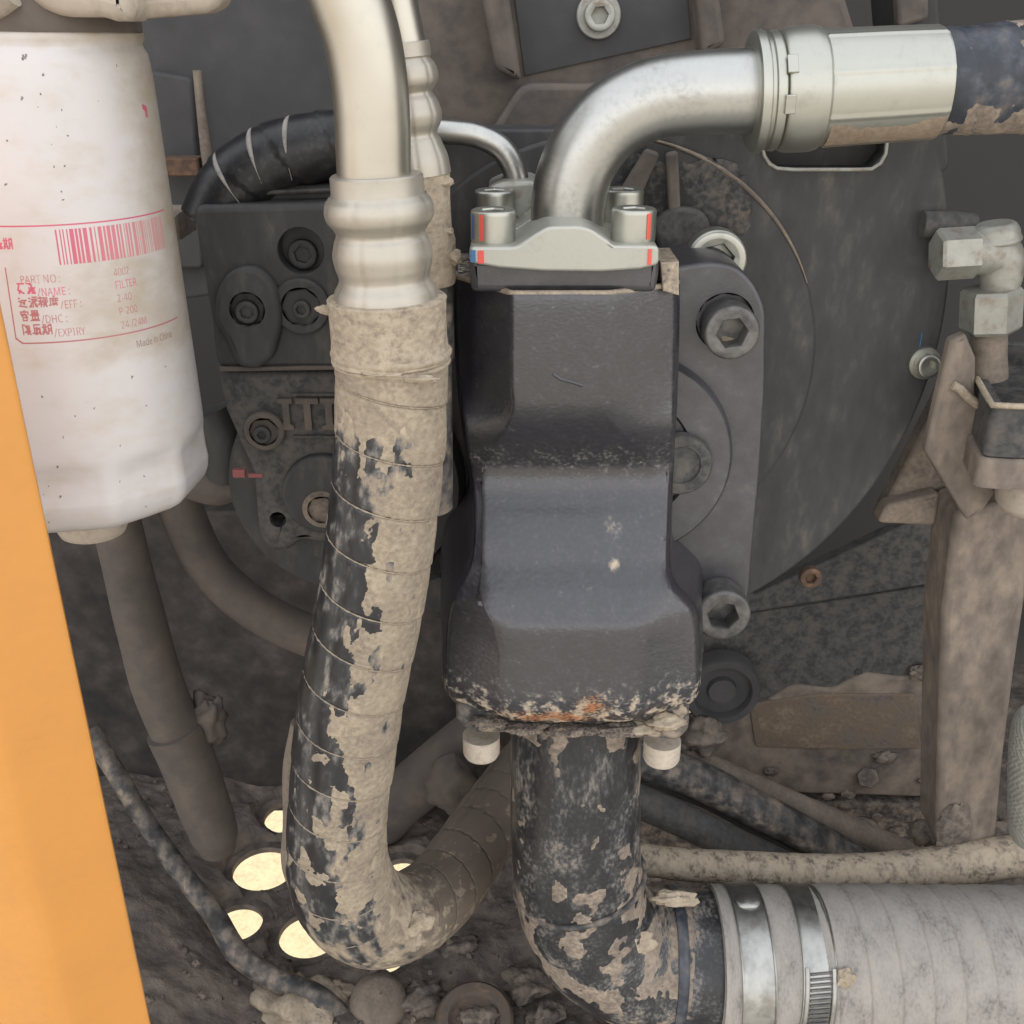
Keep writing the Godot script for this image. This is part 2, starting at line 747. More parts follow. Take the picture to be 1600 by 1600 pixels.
func draw_text(im: Image, text: String, x: float, y: float, size: float, col: Color) -> void:
	var tm := TextMesh.new()
	var f := SystemFont.new()
	f.font_names = PackedStringArray(["Droid Sans"])
	tm.font = f
	tm.text = text
	tm.font_size = 32
	tm.pixel_size = 1.0 / 32.0
	tm.depth = 0.0
	tm.horizontal_alignment = HORIZONTAL_ALIGNMENT_LEFT
	var arr := tm.surface_get_arrays(0) if tm.get_surface_count() else []
	if arr.is_empty():
		return
	var v: PackedVector3Array = arr[Mesh.ARRAY_VERTEX]
	var ix := PackedInt32Array()
	if arr[Mesh.ARRAY_INDEX] != null:
		ix = arr[Mesh.ARRAY_INDEX]
	else:
		ix = PackedInt32Array(range(v.size()))
	for i in range(0, ix.size(), 3):
		var a := Vector2(x + v[ix[i]].x * size, y - v[ix[i]].y * size)
		var b := Vector2(x + v[ix[i + 1]].x * size, y - v[ix[i + 1]].y * size)
		var c := Vector2(x + v[ix[i + 2]].x * size, y - v[ix[i + 2]].y * size)
		var lo := a.min(b).min(c).floor()
		var hi := a.max(b).max(c).ceil()
		var area := (b - a).cross(c - a)
		if absf(area) < 1e-6:
			continue
		for py in range(maxi(int(lo.y), 0), mini(int(hi.y) + 1, im.get_height())):
			for px in range(maxi(int(lo.x), 0), mini(int(hi.x) + 1, im.get_width())):
				var p := Vector2(px + 0.5, py + 0.5)
				var w0 := (b - a).cross(p - a) / area
				var w1 := (c - b).cross(p - b) / area
				var w2 := (a - c).cross(p - c) / area
				if w0 >= -0.02 and w1 >= -0.02 and w2 >= -0.02:
					im.set_pixel(px, py, im.get_pixel(px, py).lerp(col, 0.8))

func stroke(im: Image, a: Vector2, b: Vector2, w: float, col: Color) -> void:
	var l := a.distance_to(b)
	var k := int(l * 1.5) + 1
	for i in k + 1:
		var p := a.lerp(b, float(i) / k)
		im.fill_rect(Rect2i(int(p.x - w / 2), int(p.y - w / 2), int(ceil(w)), int(ceil(w))), col)

# brush strokes of the printed characters on a 10 by 10 grid
const GLYPHS := {
	"ming": "4020 4026 4090 2689 3956", "cheng": "5010 3030 3439 3719 3747 6141 5199 4694 7969 7668 5457 8689",
	"guo": "1121 1434 3438 1899 4393 7376 7666 4565", "lv": "1121 1424 1937 4298 4292 5090 5254 3693 3639 5659 7678 8899",
	"jing": "2029 0444 0121 4131 2537 2507 5191 5393 4595 5589 5759 7389", "du": "5060 1292 1218 1808 3494 4347 7377 3787 4688 8648",
	"bao": "3010 1119 4181 4184 8184 4185 4696 6469 6637 6699", "zhi": "2080 2028 2808 2383 5259 4888 4449 4484 8489 5639 7699",
	"qi": "0242 1017 3037 1434 1535 0747 1709 3749 6190 6168 9199 6494 6696 6859", "rong": "5060 1191 1113 9193 3324 6374 5325 5386 3676 3639 7679 3979",
	"liang": "2080 2023 8083 2282 2383 0494 2585 2528 8588 2888 5059 1999 0999",
}

func glyph(im: Image, key: String, x: float, y: float, size: float, w: float, col: Color) -> void:
	for s in GLYPHS[key].split(" "):
		var a := Vector2(int(s[0]), int(s[1])) * size / 10.0
		var b := Vector2(int(s[2]), int(s[3])) * size / 10.0
		stroke(im, Vector2(x, y) + a, Vector2(x, y) + b, w, col)

func make_materials() -> void:
	make_noises()
	var tan := lin(0.435, 0.365, 0.275)
	var tan2 := lin(0.345, 0.285, 0.212)
	var mud := lin(0.26, 0.212, 0.168)
	var mud2 := lin(0.15, 0.124, 0.104)
	var soil := lin(0.08, 0.069, 0.062)
	var black := lin(0.018, 0.018, 0.02)
	var paint := lin(0.045, 0.044, 0.0445)
	var grey := lin(0.11, 0.106, 0.10)
	for c in [0]:
		tan = tan.srgb_to_linear()
		tan2 = tan2.srgb_to_linear()
		mud = mud.srgb_to_linear()
		mud2 = mud2.srgb_to_linear()
		soil = soil.srgb_to_linear()
		black = black.srgb_to_linear()
		paint = paint.srgb_to_linear()
		grey = grey.srgb_to_linear()
	# black paint, lightly dusted
	M.black_paint = surface(grime([[0, black], [90, paint], [180, paint * 1.25], [230, grey], [255, mud]], "blotch", "mid", 0.5, 1.0), 0.45, 0.0, 7.0, 0.006, "cast")
	M.housing_paint = surface(grime([[0, paint * 0.7], [90, paint * 0.9], [150, paint * 1.1], [200, grey * 0.65], [240, mud2 * 0.8], [255, mud2]], "blotch", "mid", 0.5, 1.15, 2), 0.62, 0.0, 1.0, 0.008)
	M.housing_paint.uv1_scale = Vector3(9, 3.5, 9)
	M.dusty_black = surface(grime([[0, paint * 0.6], [85, paint], [140, grey * 0.8], [190, mud2 * 0.8], [235, mud2 * 1.1], [255, mud]], "mid", "fine", 0.6, 0.85, 3), 0.75, 0.0, 7.0, 0.015)
	M.brown_cast = surface(grime([[0, soil * 0.8], [80, soil * 1.15], [150, mud2 * 0.9], [255, mud2 * 1.2]], "blotch", "mid", 0.5, 1.0, 4), 0.85, 0.0, 5.0, 0.012)
	M.dirty_mud = surface(grime([[0, soil * 0.6], [80, soil * 1.1], [130, mud2 * 1.1], [190, mud], [245, tan2 * 0.9], [255, tan]], "mid", "fine", 0.65, 1.25, 5), 0.95, 0.0, 6.0, 0.15)
	M.floor_mud = surface(grime([[0, soil * 0.7], [80, soil * 1.25], [140, mud2 * 1.05], [200, mud2 * 1.5], [255, mud * 1.3]], "blotch", "mid", 0.5, 1.2, 6), 0.95, 0.0, 5.0, 0.2)
	M.tan_mud = surface(grime([[0, soil], [40, mud], [100, tan2], [160, tan], [255, tan * 1.1]], "mid", "fine", 0.5, 1.3, 7), 0.95, 0.0, 9.0, 0.12)
	M.speckled_rod = surface(grime([[0, soil], [40, mud2], [66, mud], [95, tan2 * 1.05], [135, tan * 1.05], [255, tan * 1.15]], "mid", "fine", 0.6, 1.7, 8), 0.9, 0.0, 9.0, 0.06)
	M.streaked = surface(grime([[0, black], [70, paint], [120, soil], [150, mud2], [200, mud], [255, tan2]], "blotch", "mid", 0.5, 2.0, 9), 0.9, 0.0, 1.0, 0.08)
	M.streaked.uv1_scale = Vector3(14, 3, 14)
	M.mottled_hose = surface(grime([[0, black], [90, paint], [130, grey], [165, mud2 * 1.2], [205, mud * 1.2], [255, tan2]], "blotch", "mid", 0.5, 1.5, 10), 0.7, 0.0, 9.0, 0.03)
	M.muddy_hose = surface(grime([[0, soil], [80, mud2], [140, mud * 0.85], [210, mud * 1.1], [255, tan2]], "blotch", "fine", 0.6, 1.1, 12), 0.95, 0.0, 8.0, 0.06)
	M.dim_hose = surface(grime([[0, soil * 0.8], [90, soil * 1.2], [160, mud2 * 0.85], [255, mud * 0.7]], "blotch", "mid", 0.6, 1.0, 13), 0.9, 0.0, 6.0, 0.02)
	M.rubber = surface(grime([[0, black * 0.8], [120, black], [200, paint], [255, grey]], "mid", "fine", 0.5, 1.3, 14), 0.38, 0.0, 9.0)
	M.rust = surface(grime([[0, soil * 0.6], [100, lin(0.09, 0.055, 0.038).srgb_to_linear()], [170, lin(0.16, 0.09, 0.055).srgb_to_linear()], [255, mud]], "blotch", "mid", 0.5, 1.2, 15), 0.9, 0.0, 12.0, 0.04)
	# metals
	var st := lin(0.50, 0.50, 0.475).srgb_to_linear()
	M.steel = surface(grime([[0, tan2], [50, st * 0.78], [110, st * 0.96], [160, st], [255, st * 1.04]], "blotch", "fine", 0.5, 1.2, 16), 0.36, 1.0, 8.0, 0.001)
	var zn := lin(0.47, 0.47, 0.42).srgb_to_linear()
	M.zinc = surface(grime([[0, zn * 0.55], [40, zn * 0.8], [110, zn], [255, zn * 1.05]], "blotch", "mid", 0.5, 0.9, 17), 0.40, 0.95, 10.0, 0.003)
	M.flange = surface(grime([[0, mud], [30, zn * 0.85], [100, zn * 0.97], [255, zn * 1.03]], "blotch", "fine", 0.5, 0.8, 18), 0.5, 0.7, 10.0, 0.004)
	M.dull_zinc = surface(grime([[0, mud2], [60, mud], [110, zn * 0.75], [255, zn]], "blotch", "mid", 0.5, 1.0, 19), 0.5, 0.5, 12.0, 0.006)
	M.dark_steel = surface(grime([[0, paint], [90, paint * 1.7], [170, grey * 1.5], [245, grey * 1.8], [255, mud]], "blotch", "mid", 0.5, 0.9, 20), 0.40, 0.4, 11.0, 0.003)
	M.band_steel = surface(grime([[0, mud], [70, st * 0.6], [140, st * 0.85], [255, st * 0.98]], "blotch", "mid", 0.5, 1.3, 21), 0.42, 1.0, 10.0, 0.01)
	# beige paint of the filter head, dusted
	var bg := lin(0.46, 0.40, 0.33).srgb_to_linear()
	M.beige = surface(grime([[0, mud2], [70, bg * 0.7], [130, bg * 0.95], [255, bg * 1.05]], "blotch", "fine", 0.6, 1.3, 22), 0.75, 0.0, 7.0, 0.03)
	var yl := lin(0.66, 0.29, 0.06).srgb_to_linear()
	M.yellow = surface(grime([[0, mud], [22, yl * 0.8], [60, yl * 0.94], [150, yl], [255, yl * 1.04]], "blotch", "fine", 0.6, 1.0, 23), 0.36, 0.0, 5.0)
	M.yellow.clearcoat_enabled = true
	M.yellow.clearcoat = 0.3
	M.yellow.clearcoat_roughness = 0.3
	M.sand = surface(grime([[0, lin(0.26, 0.215, 0.135).srgb_to_linear()], [120, lin(0.36, 0.30, 0.19).srgb_to_linear()], [255, lin(0.42, 0.35, 0.22).srgb_to_linear()]], "mid", "fine", 0.5, 1.4, 24), 1.0, 0.0, 2.5)
	var red := StandardMaterial3D.new()
	red.albedo_color = lin(0.72, 0.10, 0.08)
	red.roughness = 0.5
	M.red_mark = red
	var blue := StandardMaterial3D.new()
	blue.albedo_color = lin(0.05, 0.14, 0.30)
	blue.roughness = 0.5
	M.blue_mark = blue
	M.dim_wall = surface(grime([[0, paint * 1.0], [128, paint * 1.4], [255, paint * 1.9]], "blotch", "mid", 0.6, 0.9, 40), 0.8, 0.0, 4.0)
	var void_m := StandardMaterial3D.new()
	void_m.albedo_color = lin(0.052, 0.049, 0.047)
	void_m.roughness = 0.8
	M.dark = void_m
	var cst := lin(0.034, 0.0325, 0.038).srgb_to_linear()
	# variants named where they are used
	var wm := lin(0.54, 0.51, 0.44).srgb_to_linear()
	M.steel_warm = surface(grime([[0, wm * 0.65], [50, wm * 0.88], [110, wm], [255, wm * 1.04]], "blotch", "mid", 0.5, 0.9, 26), 0.37, 1.0, 8.0, 0.002)
	var zw := lin(0.50, 0.465, 0.40).srgb_to_linear()
	M.zinc_warm = surface(grime([[0, mud], [35, zw * 0.75], [90, zw * 0.95], [190, zw], [255, tan * 1.1]], "blotch", "mid", 0.5, 1.2, 27), 0.47, 0.8, 9.0, 0.006)
	M.cuff = surface(grime([[0, soil], [70, mud], [110, tan2], [160, tan], [255, tan * 1.1]], "mid", "fine", 0.5, 1.3, 28), 0.9, 0.0, 9.0, 0.1)
	M.crust = surface(grime([[0, black], [70, soil], [120, mud2], [180, mud], [255, tan2]], "mid", "fine", 0.4, 1.6, 29), 0.95, 0.0, 14.0, 0.06)
	M.mud_paint = surface(grime([[0, soil * 1.2], [70, mud2 * 0.95], [120, mud2 * 1.25], [170, mud * 0.95], [220, mud * 1.15], [255, tan2]], "blotch", "mid", 0.5, 1.1, 30), 0.9, 0.0, 1.0, 0.03)
	M.mud_paint.uv1_scale = Vector3(7, 4, 7)
	M.mud_wall = surface(grime([[0, soil], [60, soil * 1.3], [110, mud2 * 1.1], [160, mud * 0.9], [210, mud * 1.1], [255, tan2]], "blotch", "mid", 0.55, 1.0, 31), 0.95, 0.0, 4.0, 0.06)
	M.brown_mud = surface(grime([[0, soil], [90, mud2], [150, lin(0.17, 0.125, 0.085).srgb_to_linear()], [255, mud]], "blotch", "fine", 0.6, 1.2, 32), 0.95, 0.0, 6.0, 0.1)
	M.blue_black = surface(grime([[0, black], [110, lin(0.028, 0.034, 0.045).srgb_to_linear()], [170, lin(0.07, 0.077, 0.095).srgb_to_linear()], [230, mud2], [255, mud]], "blotch", "mid", 0.5, 1.3, 33), 0.45, 0.0, 9.0, 0.02)
	M.beige_light = surface(grime([[0, mud], [60, bg * 0.9], [130, bg * 1.15], [255, bg * 1.3]], "mid", "fine", 0.5, 1.2, 34), 0.7, 0.0, 10.0, 0.02)
	M.worn_edge = surface(grime([[0, grey], [90, mud * 1.2], [140, tan2], [255, tan * 1.2]], "mid", "fine", 0.5, 1.6, 35), 0.55, 0.0, 12.0, 0.01)
	M.band_dull = surface(grime([[0, mud], [90, zn * 0.6], [255, zn * 0.8]], "mid", "fine", 0.5, 1.3, 36), 0.6, 0.4, 12.0)
	M.tape_edge = surface(grime([[0, grey], [120, grey * 3.0], [255, tan]], "mid", "fine", 0.5, 1.3, 37), 0.6, 0.0, 12.0)
	var fr := StandardMaterial3D.new()
	fr.albedo_color = lin(0.30, 0.10, 0.10)
	fr.roughness = 0.8
	M.faded_red = fr
	M.seam = surface(grime([[0, grey], [90, mud * 1.4], [160, tan2], [255, tan]], "mid", "fine", 0.5, 1.6, 38), 0.85, 0.0, 20.0)
	M.crusted = surface(grime([[0, paint * 0.5], [105, paint * 0.8], [145, grey * 0.7], [180, mud2 * 0.85], [235, mud2 * 1.25], [255, mud]], "blotch", "fine", 0.5, 1.2, 39), 0.85, 0.0, 6.0, 0.05)
	M.pump_trim = surface(grime([[0, cst * 0.7], [90, cst], [170, cst * 1.5], [225, grey * 0.8], [255, mud]], "blotch", "mid", 0.45, 1.0, 25), 0.42, 0.0, 7.0, 0.01, "cast")
	M.pump_trim.metallic_specular = 0.7
	M.rusty_mud = surface(grime([[0, mud2], [90, lin(0.22, 0.165, 0.12).srgb_to_linear()], [170, lin(0.30, 0.235, 0.175).srgb_to_linear()], [255, tan2]], "blotch", "fine", 0.5, 1.2, 41), 0.9, 0.0, 10.0, 0.04)
	M.dust_ground = surface(grime([[0, lin(0.23, 0.215, 0.19).srgb_to_linear()], [120, lin(0.31, 0.295, 0.265).srgb_to_linear()], [255, lin(0.38, 0.36, 0.32).srgb_to_linear()]], "mid", "fine", 0.5, 1.4, 44), 1.0, 0.0, 2.0)
	M.cake = surface(grime([[0, mud2], [70, mud], [110, tan2 * 0.85], [150, tan2], [190, tan * 0.92], [255, tan * 1.03]], "blotch", "fine", 0.45, 1.5, 43), 0.95, 0.0, 9.0, 0.07)
	M.grey_film = surface(grime([[0, grey], [70, mud2 * 1.1], [130, mud * 0.95], [190, mud * 1.3], [255, tan]], "mid", "fine", 0.5, 1.4, 45), 0.9, 0.0, 9.0, 0.05)
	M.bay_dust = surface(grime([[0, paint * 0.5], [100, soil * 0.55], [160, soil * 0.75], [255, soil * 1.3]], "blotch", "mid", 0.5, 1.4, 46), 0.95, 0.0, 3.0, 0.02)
	M.dim_rust = surface(grime([[0, soil], [110, mud2 * 0.8], [180, lin(0.15, 0.105, 0.078).srgb_to_linear()], [255, mud]], "blotch", "mid", 0.5, 1.2, 47), 0.95, 0.0, 9.0, 0.05)
	# own-mapped coats
	var gl := black * 1.0
	# hose sheath: u 0 back, 0.25 right, 0.5 front, 0.75 left; v 0 top
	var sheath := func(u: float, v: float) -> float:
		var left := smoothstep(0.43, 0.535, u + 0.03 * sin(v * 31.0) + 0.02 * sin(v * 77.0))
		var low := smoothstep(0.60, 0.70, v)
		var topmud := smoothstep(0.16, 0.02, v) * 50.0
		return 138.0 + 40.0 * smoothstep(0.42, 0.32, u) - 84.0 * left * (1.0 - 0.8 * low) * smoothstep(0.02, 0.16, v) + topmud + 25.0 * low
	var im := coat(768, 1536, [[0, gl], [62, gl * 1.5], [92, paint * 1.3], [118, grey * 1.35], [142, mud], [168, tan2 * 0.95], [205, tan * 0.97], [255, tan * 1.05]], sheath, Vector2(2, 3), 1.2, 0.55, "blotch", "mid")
	# beyond the bend the mud is darker
	var nbl: PackedByteArray = noise_bytes.mid
	for y in range(1050, 1536):
		for x in 768:
			var k := smoothstep(1080.0, 1220.0, y + (nbl[(y % NS) * NS + x % NS] - 128) * 1.2) * 0.8
			if k > 0.0:
				im.set_pixel(x, y, im.get_pixel(x, y).lerp(lin(0.16, 0.13, 0.105), k))
	M.sheath = surface(ImageTexture.create_from_image(im), 0.55, 0.0, 1.0, 0.0, "relief", false)
	M.sheath.roughness_texture = _rough_from(im, 0.28, 0.95)
	M.sheath.roughness = 1.0
	# suction elbow
	var elbow := func(u: float, v: float) -> float:
		var right_edge := 45.0 * smoothstep(0.36, 0.26, u) + 20.0 * smoothstep(0.66, 0.76, u)
		return 76.0 + right_edge + 30.0 * smoothstep(0.5, 0.75, v) - 40.0 * smoothstep(0.88, 0.92, v) + 12.0 * sin(v * 17.0 + u * 9.0)
	im = coat(768, 1024, [[0, gl], [70, gl * 1.6], [105, paint * 1.3], [140, grey * 1.3], [175, mud * 0.95], [215, mud * 1.35], [255, tan]], elbow, Vector2(2, 2), 1.15, 0.55, "blotch", "fine")
	M.elbow = surface(ImageTexture.create_from_image(im), 1.0, 0.0, 1.0, 0.0, "relief", false)
	M.elbow.roughness_texture = _rough_from(im, 0.3, 0.9)
	# pump casting: u 0.5 the middle of the front, v 0 top
	var cast := lin(0.031, 0.0295, 0.036).srgb_to_linear()
	var nmid: PackedByteArray = noise_bytes.mid
	var body := func(u: float, v: float) -> float:
		var patch := (nmid[(int(v * 1100.0) % NS) * NS + int(u * 1950.0) % NS] - 128) * 1.5
		var foot := smoothstep(0.82, 0.985, v)
		var spat := 190.0 * maxf(0.0, 1.0 - Vector2((u - 0.554) * 1.7, (v - 0.615) * 1.0).length() / 0.016)
		spat += 80.0 * maxf(0.0, 1.0 - Vector2((u - 0.554) * 1.5, (v - 0.55) * 1.0).length() / 0.032)
		var neck := 34.0 * exp(-pow((v - 0.40) / 0.045, 2.0))
		return 92.0 + neck + foot * (66.0 + patch) + spat + 16.0 * smoothstep(0.56, 0.66, u) * foot
	im = coat(1024, 1024, [[0, cast * 0.7], [80, cast * 0.9], [128, cast * 1.3], [160, grey * 1.2], [190, mud * 1.3], [225, tan], [255, tan * 1.2]], body, Vector2(3.5, 2), 0.66, 0.4, "mid", "fine")
	# rust that runs along the bottom edge
	var nb: PackedByteArray = noise_bytes.mid
	var nf: PackedByteArray = noise_bytes.fine
	for y in range(880, 1024):
		for x in range(300, 720):
			var d := Vector2((x - 532) / 18.0, (y - 952) / 34.0).length()
			var d2 := Vector2((x - 480) / 60.0, (y - 992) / 24.0).length()
			var q := minf(d, d2) - (nf[(y * 2 % NS) * NS + x * 2 % NS] - 128) / 90.0
			if q < 1.0:
				im.set_pixel(x, y, im.get_pixel(x, y).lerp(lin(0.42, 0.15, 0.05).lerp(lin(0.40, 0.30, 0.18), clampf((nb[(y % NS) * NS + x % NS] - 100) / 90.0, 0, 1)), clampf((1.0 - q) * 2.0, 0, 0.9)))
	M.pump = surface(ImageTexture.create_from_image(im), 1.0, 0.0, 1.0, 0.016, "cast", false)
	M.pump.roughness_texture = _rough_from(im, 0.31, 0.85)
	M.pump.metallic_specular = 1.0
	M.pump.uv1_scale = Vector3.ONE
	# hose covered with spiral tape under grey dust
	var tape := func(u: float, v: float) -> float: return 150.0 + 30.0 * smoothstep(0.56, 0.34, u) * 0.0 - 14.0 * smoothstep(0.5, 0.62, u)
	var dust := lin(0.345, 0.322, 0.294).srgb_to_linear()
	im = coat(768, 1280, [[0, grey], [55, dust * 0.5], [90, dust * 0.72], [128, dust * 0.86], [170, dust * 0.95], [215, dust * 1.03], [255, tan2]], tape, Vector2(2, 4), 1.15, 0.6, "blotch", "fine")
	M.dust_hose = surface(ImageTexture.create_from_image(im), 0.85, 0.0, 1.0, 0.0, "relief", false)
	M.filter = filter_print(tan, tan2, mud)

func _rough_from(im: Image, lo: float, hi: float) -> ImageTexture:
	var g: Image = im.duplicate()
	g.convert(Image.FORMAT_L8)
	g.resize(im.get_width() / 2, im.get_height() / 2)
	var d := g.get_data()
	for i in d.size():
		d[i] = int(lerpf(lo, hi, smoothstep(50.0, 150.0, float(d[i]))) * 255.0)
	return ImageTexture.create_from_image(Image.create_from_data(g.get_width(), g.get_height(), false, Image.FORMAT_L8, d))

func filter_print(tan: Color, tan2: Color, mud: Color) -> StandardMaterial3D:
	var w := 2048
	var h := 1024
	var white := lin(0.63, 0.605, 0.60).srgb_to_linear()
	# dust lies over the label and down the right side (u runs to the right here; 0.5 is the front)
	var share := func(u: float, v: float) -> float:
		var right_side := smoothstep(0.58, 0.70, u) * smoothstep(0.75, 0.50, v)
		var band := smoothstep(0.36, 0.45, v) * smoothstep(0.64, 0.60, v) * smoothstep(0.47, 0.56, u)
		var rim := smoothstep(0.035, 0.0, v)
		return 72.0 + 105.0 * maxf(right_side, band * 0.75) + 80.0 * rim
	var im := coat(w, h, [[0, white * 1.03], [70, white], [105, white * Color(0.95, 0.92, 0.87)], [150, white.lerp(tan, 0.55)], [205, tan * 1.05], [255, tan2]], share, Vector2(2, 2), 0.5, 0.6, "blotch", "mid")
	var k := float(w) / 1194.0
	var at := func(deg: float) -> float: return w / 2.0 + deg / 360.0 * w
	var yy := func(t: float) -> float: return t / 720.0 * h
	var red := lin(0.60, 0.13, 0.20)
	var pale := lin(0.45, 0.17, 0.18)
	# thin line round the can and the frame of the label
	stroke(im, Vector2(at.call(-90), yy.call(246)), Vector2(at.call(63), yy.call(246)), 3.0, red)
	stroke(im, Vector2(at.call(-20), yy.call(302)), Vector2(at.call(-20), yy.call(400)), 2.6, pale)
	stroke(im, Vector2(at.call(-20), yy.call(400)), Vector2(at.call(-17.5), yy.call(407)), 2.6, pale)
	stroke(im, Vector2(at.call(-17.5), yy.call(407)), Vector2(at.call(60), yy.call(407)), 2.6, pale)
	# bars
	var rng := RandomNumberGenerator.new()
	rng.seed = 4
	var x: float = at.call(2.0)
	var end: float = at.call(57.0)
	while x < end:
		var bw: float = [3.0, 3.0, 4.0, 6.0, 10.0][rng.randi_range(0, 4)]
		var c := red.lerp(lin(0.62, 0.40, 0.35), clampf((x - at.call(8.0)) / (end - at.call(8.0)), 0, 0.75))
		im.fill_rect(Rect2i(int(x), int(yy.call(252)), int(bw), int(yy.call(48))), c)
		x += bw + [3.0, 3.0, 4.0, 6.0][rng.randi_range(0, 3)]
	var size: float = 22.0 * k
	var rows := [[["bao", "liang", "ming", "cheng", "qi"], "", "", 262.0, -36.0, red]]
	rows.append([[], "PART NO :", "4002", 305.0, -15.0, pale])
	rows.append([["ming", "cheng"], "/NAME :", "FILTER", 323.0, -17.0, red])
	rows.append([["guo", "lv", "jing", "du"], "/EFF :", "2-40", 342.0, -17.0, pale])
	rows.append([["rong", "liang"], "/DHC :", "P-200", 361.0, -17.0, pale])
	rows.append([["bao", "zhi", "qi"], "/EXPIRY", "24 /24M", 381.0, -17.0, pale])
	for r in rows:
		var px: float = at.call(r[4])
		var py: float = yy.call(r[3])
		var gs := 15.0 * h / 720.0
		for g in r[0]:
			glyph(im, g, px, py, gs, 2.2, r[5])
			px += gs * 1.12
		if r[1]:
			draw_text(im, r[1], px, py + gs * 0.86, gs * 0.98, r[5])
		if r[2]:
			draw_text(im, r[2], at.call(24.0), py + gs * 0.86, gs * 0.98, r[5])
	draw_text(im, "Made in China", at.call(30.0), yy.call(426), 14.0 * h / 720.0, lin(0.25, 0.17, 0.14))
	# chips in the paint
	for i in 44:
		var cx: float = at.call(rng.randf_range(-30, 45))
		var cy: float = yy.call(rng.randf_range(30, 230) if rng.randf() < 0.5 else rng.randf_range(455, 700))
		var r := rng.randf_range(0.8, 2.2) if rng.randf() < 0.88 else rng.randf_range(3.0, 5.0)
		for j in 4:
			var o := Vector2(rng.randf_range(-1, 1), rng.randf_range(-1, 1)) * r
			im.fill_rect(Rect2i(int(cx + o.x), int(cy + o.y), int(r) + 1, int(r) + 1), lin(0.10, 0.085, 0.08).lerp(white, rng.randf() * 0.5))
	draw_text(im, "★", at.call(58.0), yy.call(110), 20.0, red)
	stroke(im, Vector2(at.call(57), yy.call(100)), Vector2(at.call(60), yy.call(104)), 9.0, red)
	im.flip_x()
	var m := surface(ImageTexture.create_from_image(im), 0.42, 0.0, 1.0, 0.0, "relief", false)
	m.clearcoat_enabled = true
	m.clearcoat = 0.25
	m.clearcoat_roughness = 0.35
	return m

func box(sh: Shape, a: Vector3, b: Vector3, bevel := 0.001) -> void:
	var lo := a.min(b)
	var hi := a.max(b)
	plate(sh, PackedVector2Array([Vector2(lo.x, lo.y), Vector2(hi.x, lo.y), Vector2(hi.x, hi.y), Vector2(lo.x, hi.y)]), hi.z - lo.z, bevel, front_at(hi.z), [], 2)

func build_bay() -> void:
	var sh := Shape.new()
	var rows := []
	for i in 41:
		var r := PackedVector3Array()
		for j in 41:
			var a := (j - 20) / 20.0
			var b := (i - 20) / 20.0
			r.append(Vector3(a * absf(a) * 60.0, -1.15, b * absf(b) * 60.0))
		rows.append(r)
	sh.patch(rows, false, Vector3(0, -3, 0))
	structure("ground", sh, M.dust_ground)
	sh = Shape.new()
	rows = []
	for i in 21:
		var r := PackedVector3Array()
		for j in 21:
			r.append(Vector3(lerpf(-4.0, 4.0, j / 20.0), -1.146, lerpf(-5.0, 0.0, i / 20.0)))
		rows.append(r)
	sh.patch(rows, false, Vector3(0, -3, 0))
	structure("sandy_ground", sh, M.sand)
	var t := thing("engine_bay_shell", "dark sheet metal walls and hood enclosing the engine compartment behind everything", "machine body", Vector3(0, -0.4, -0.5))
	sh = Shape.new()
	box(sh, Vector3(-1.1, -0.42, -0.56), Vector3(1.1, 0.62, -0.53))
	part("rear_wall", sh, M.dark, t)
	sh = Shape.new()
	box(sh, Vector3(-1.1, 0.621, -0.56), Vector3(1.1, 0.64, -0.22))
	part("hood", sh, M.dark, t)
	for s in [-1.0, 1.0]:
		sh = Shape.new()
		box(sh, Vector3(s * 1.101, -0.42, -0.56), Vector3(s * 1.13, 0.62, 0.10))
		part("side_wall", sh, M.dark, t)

# a plate from a list of survey points
func slab(called: String, list: Array, z: float, depth: float, bevel: float, mat: Material, parent: Node, corner := 0.0, holes: Array = []) -> MeshInstance3D:
	var sh := Shape.new()
	var o := poly(list, z)
	if corner > 0.0:
		o = rounded(o, corner)
	plate(sh, o, depth, bevel, front_at(z), holes)
	return part(called, sh, mat, parent)

func hole(x: float, y: float, z: float, r: float, depth: float, count := 28) -> Array:
	var p := P(x, y, z)
	return [circle(Vector2(p.x, p.y), r * S(p), count), depth, true]

func disc(sh: Shape, x: float, y: float, z: float, r: float, depth: float, bevel: float, holes: Array = [], count := 64) -> void:
	var p := P(x, y, z)
	plate(sh, circle(Vector2(p.x, p.y), r * S(p), count), depth, bevel, front_at(z), holes)

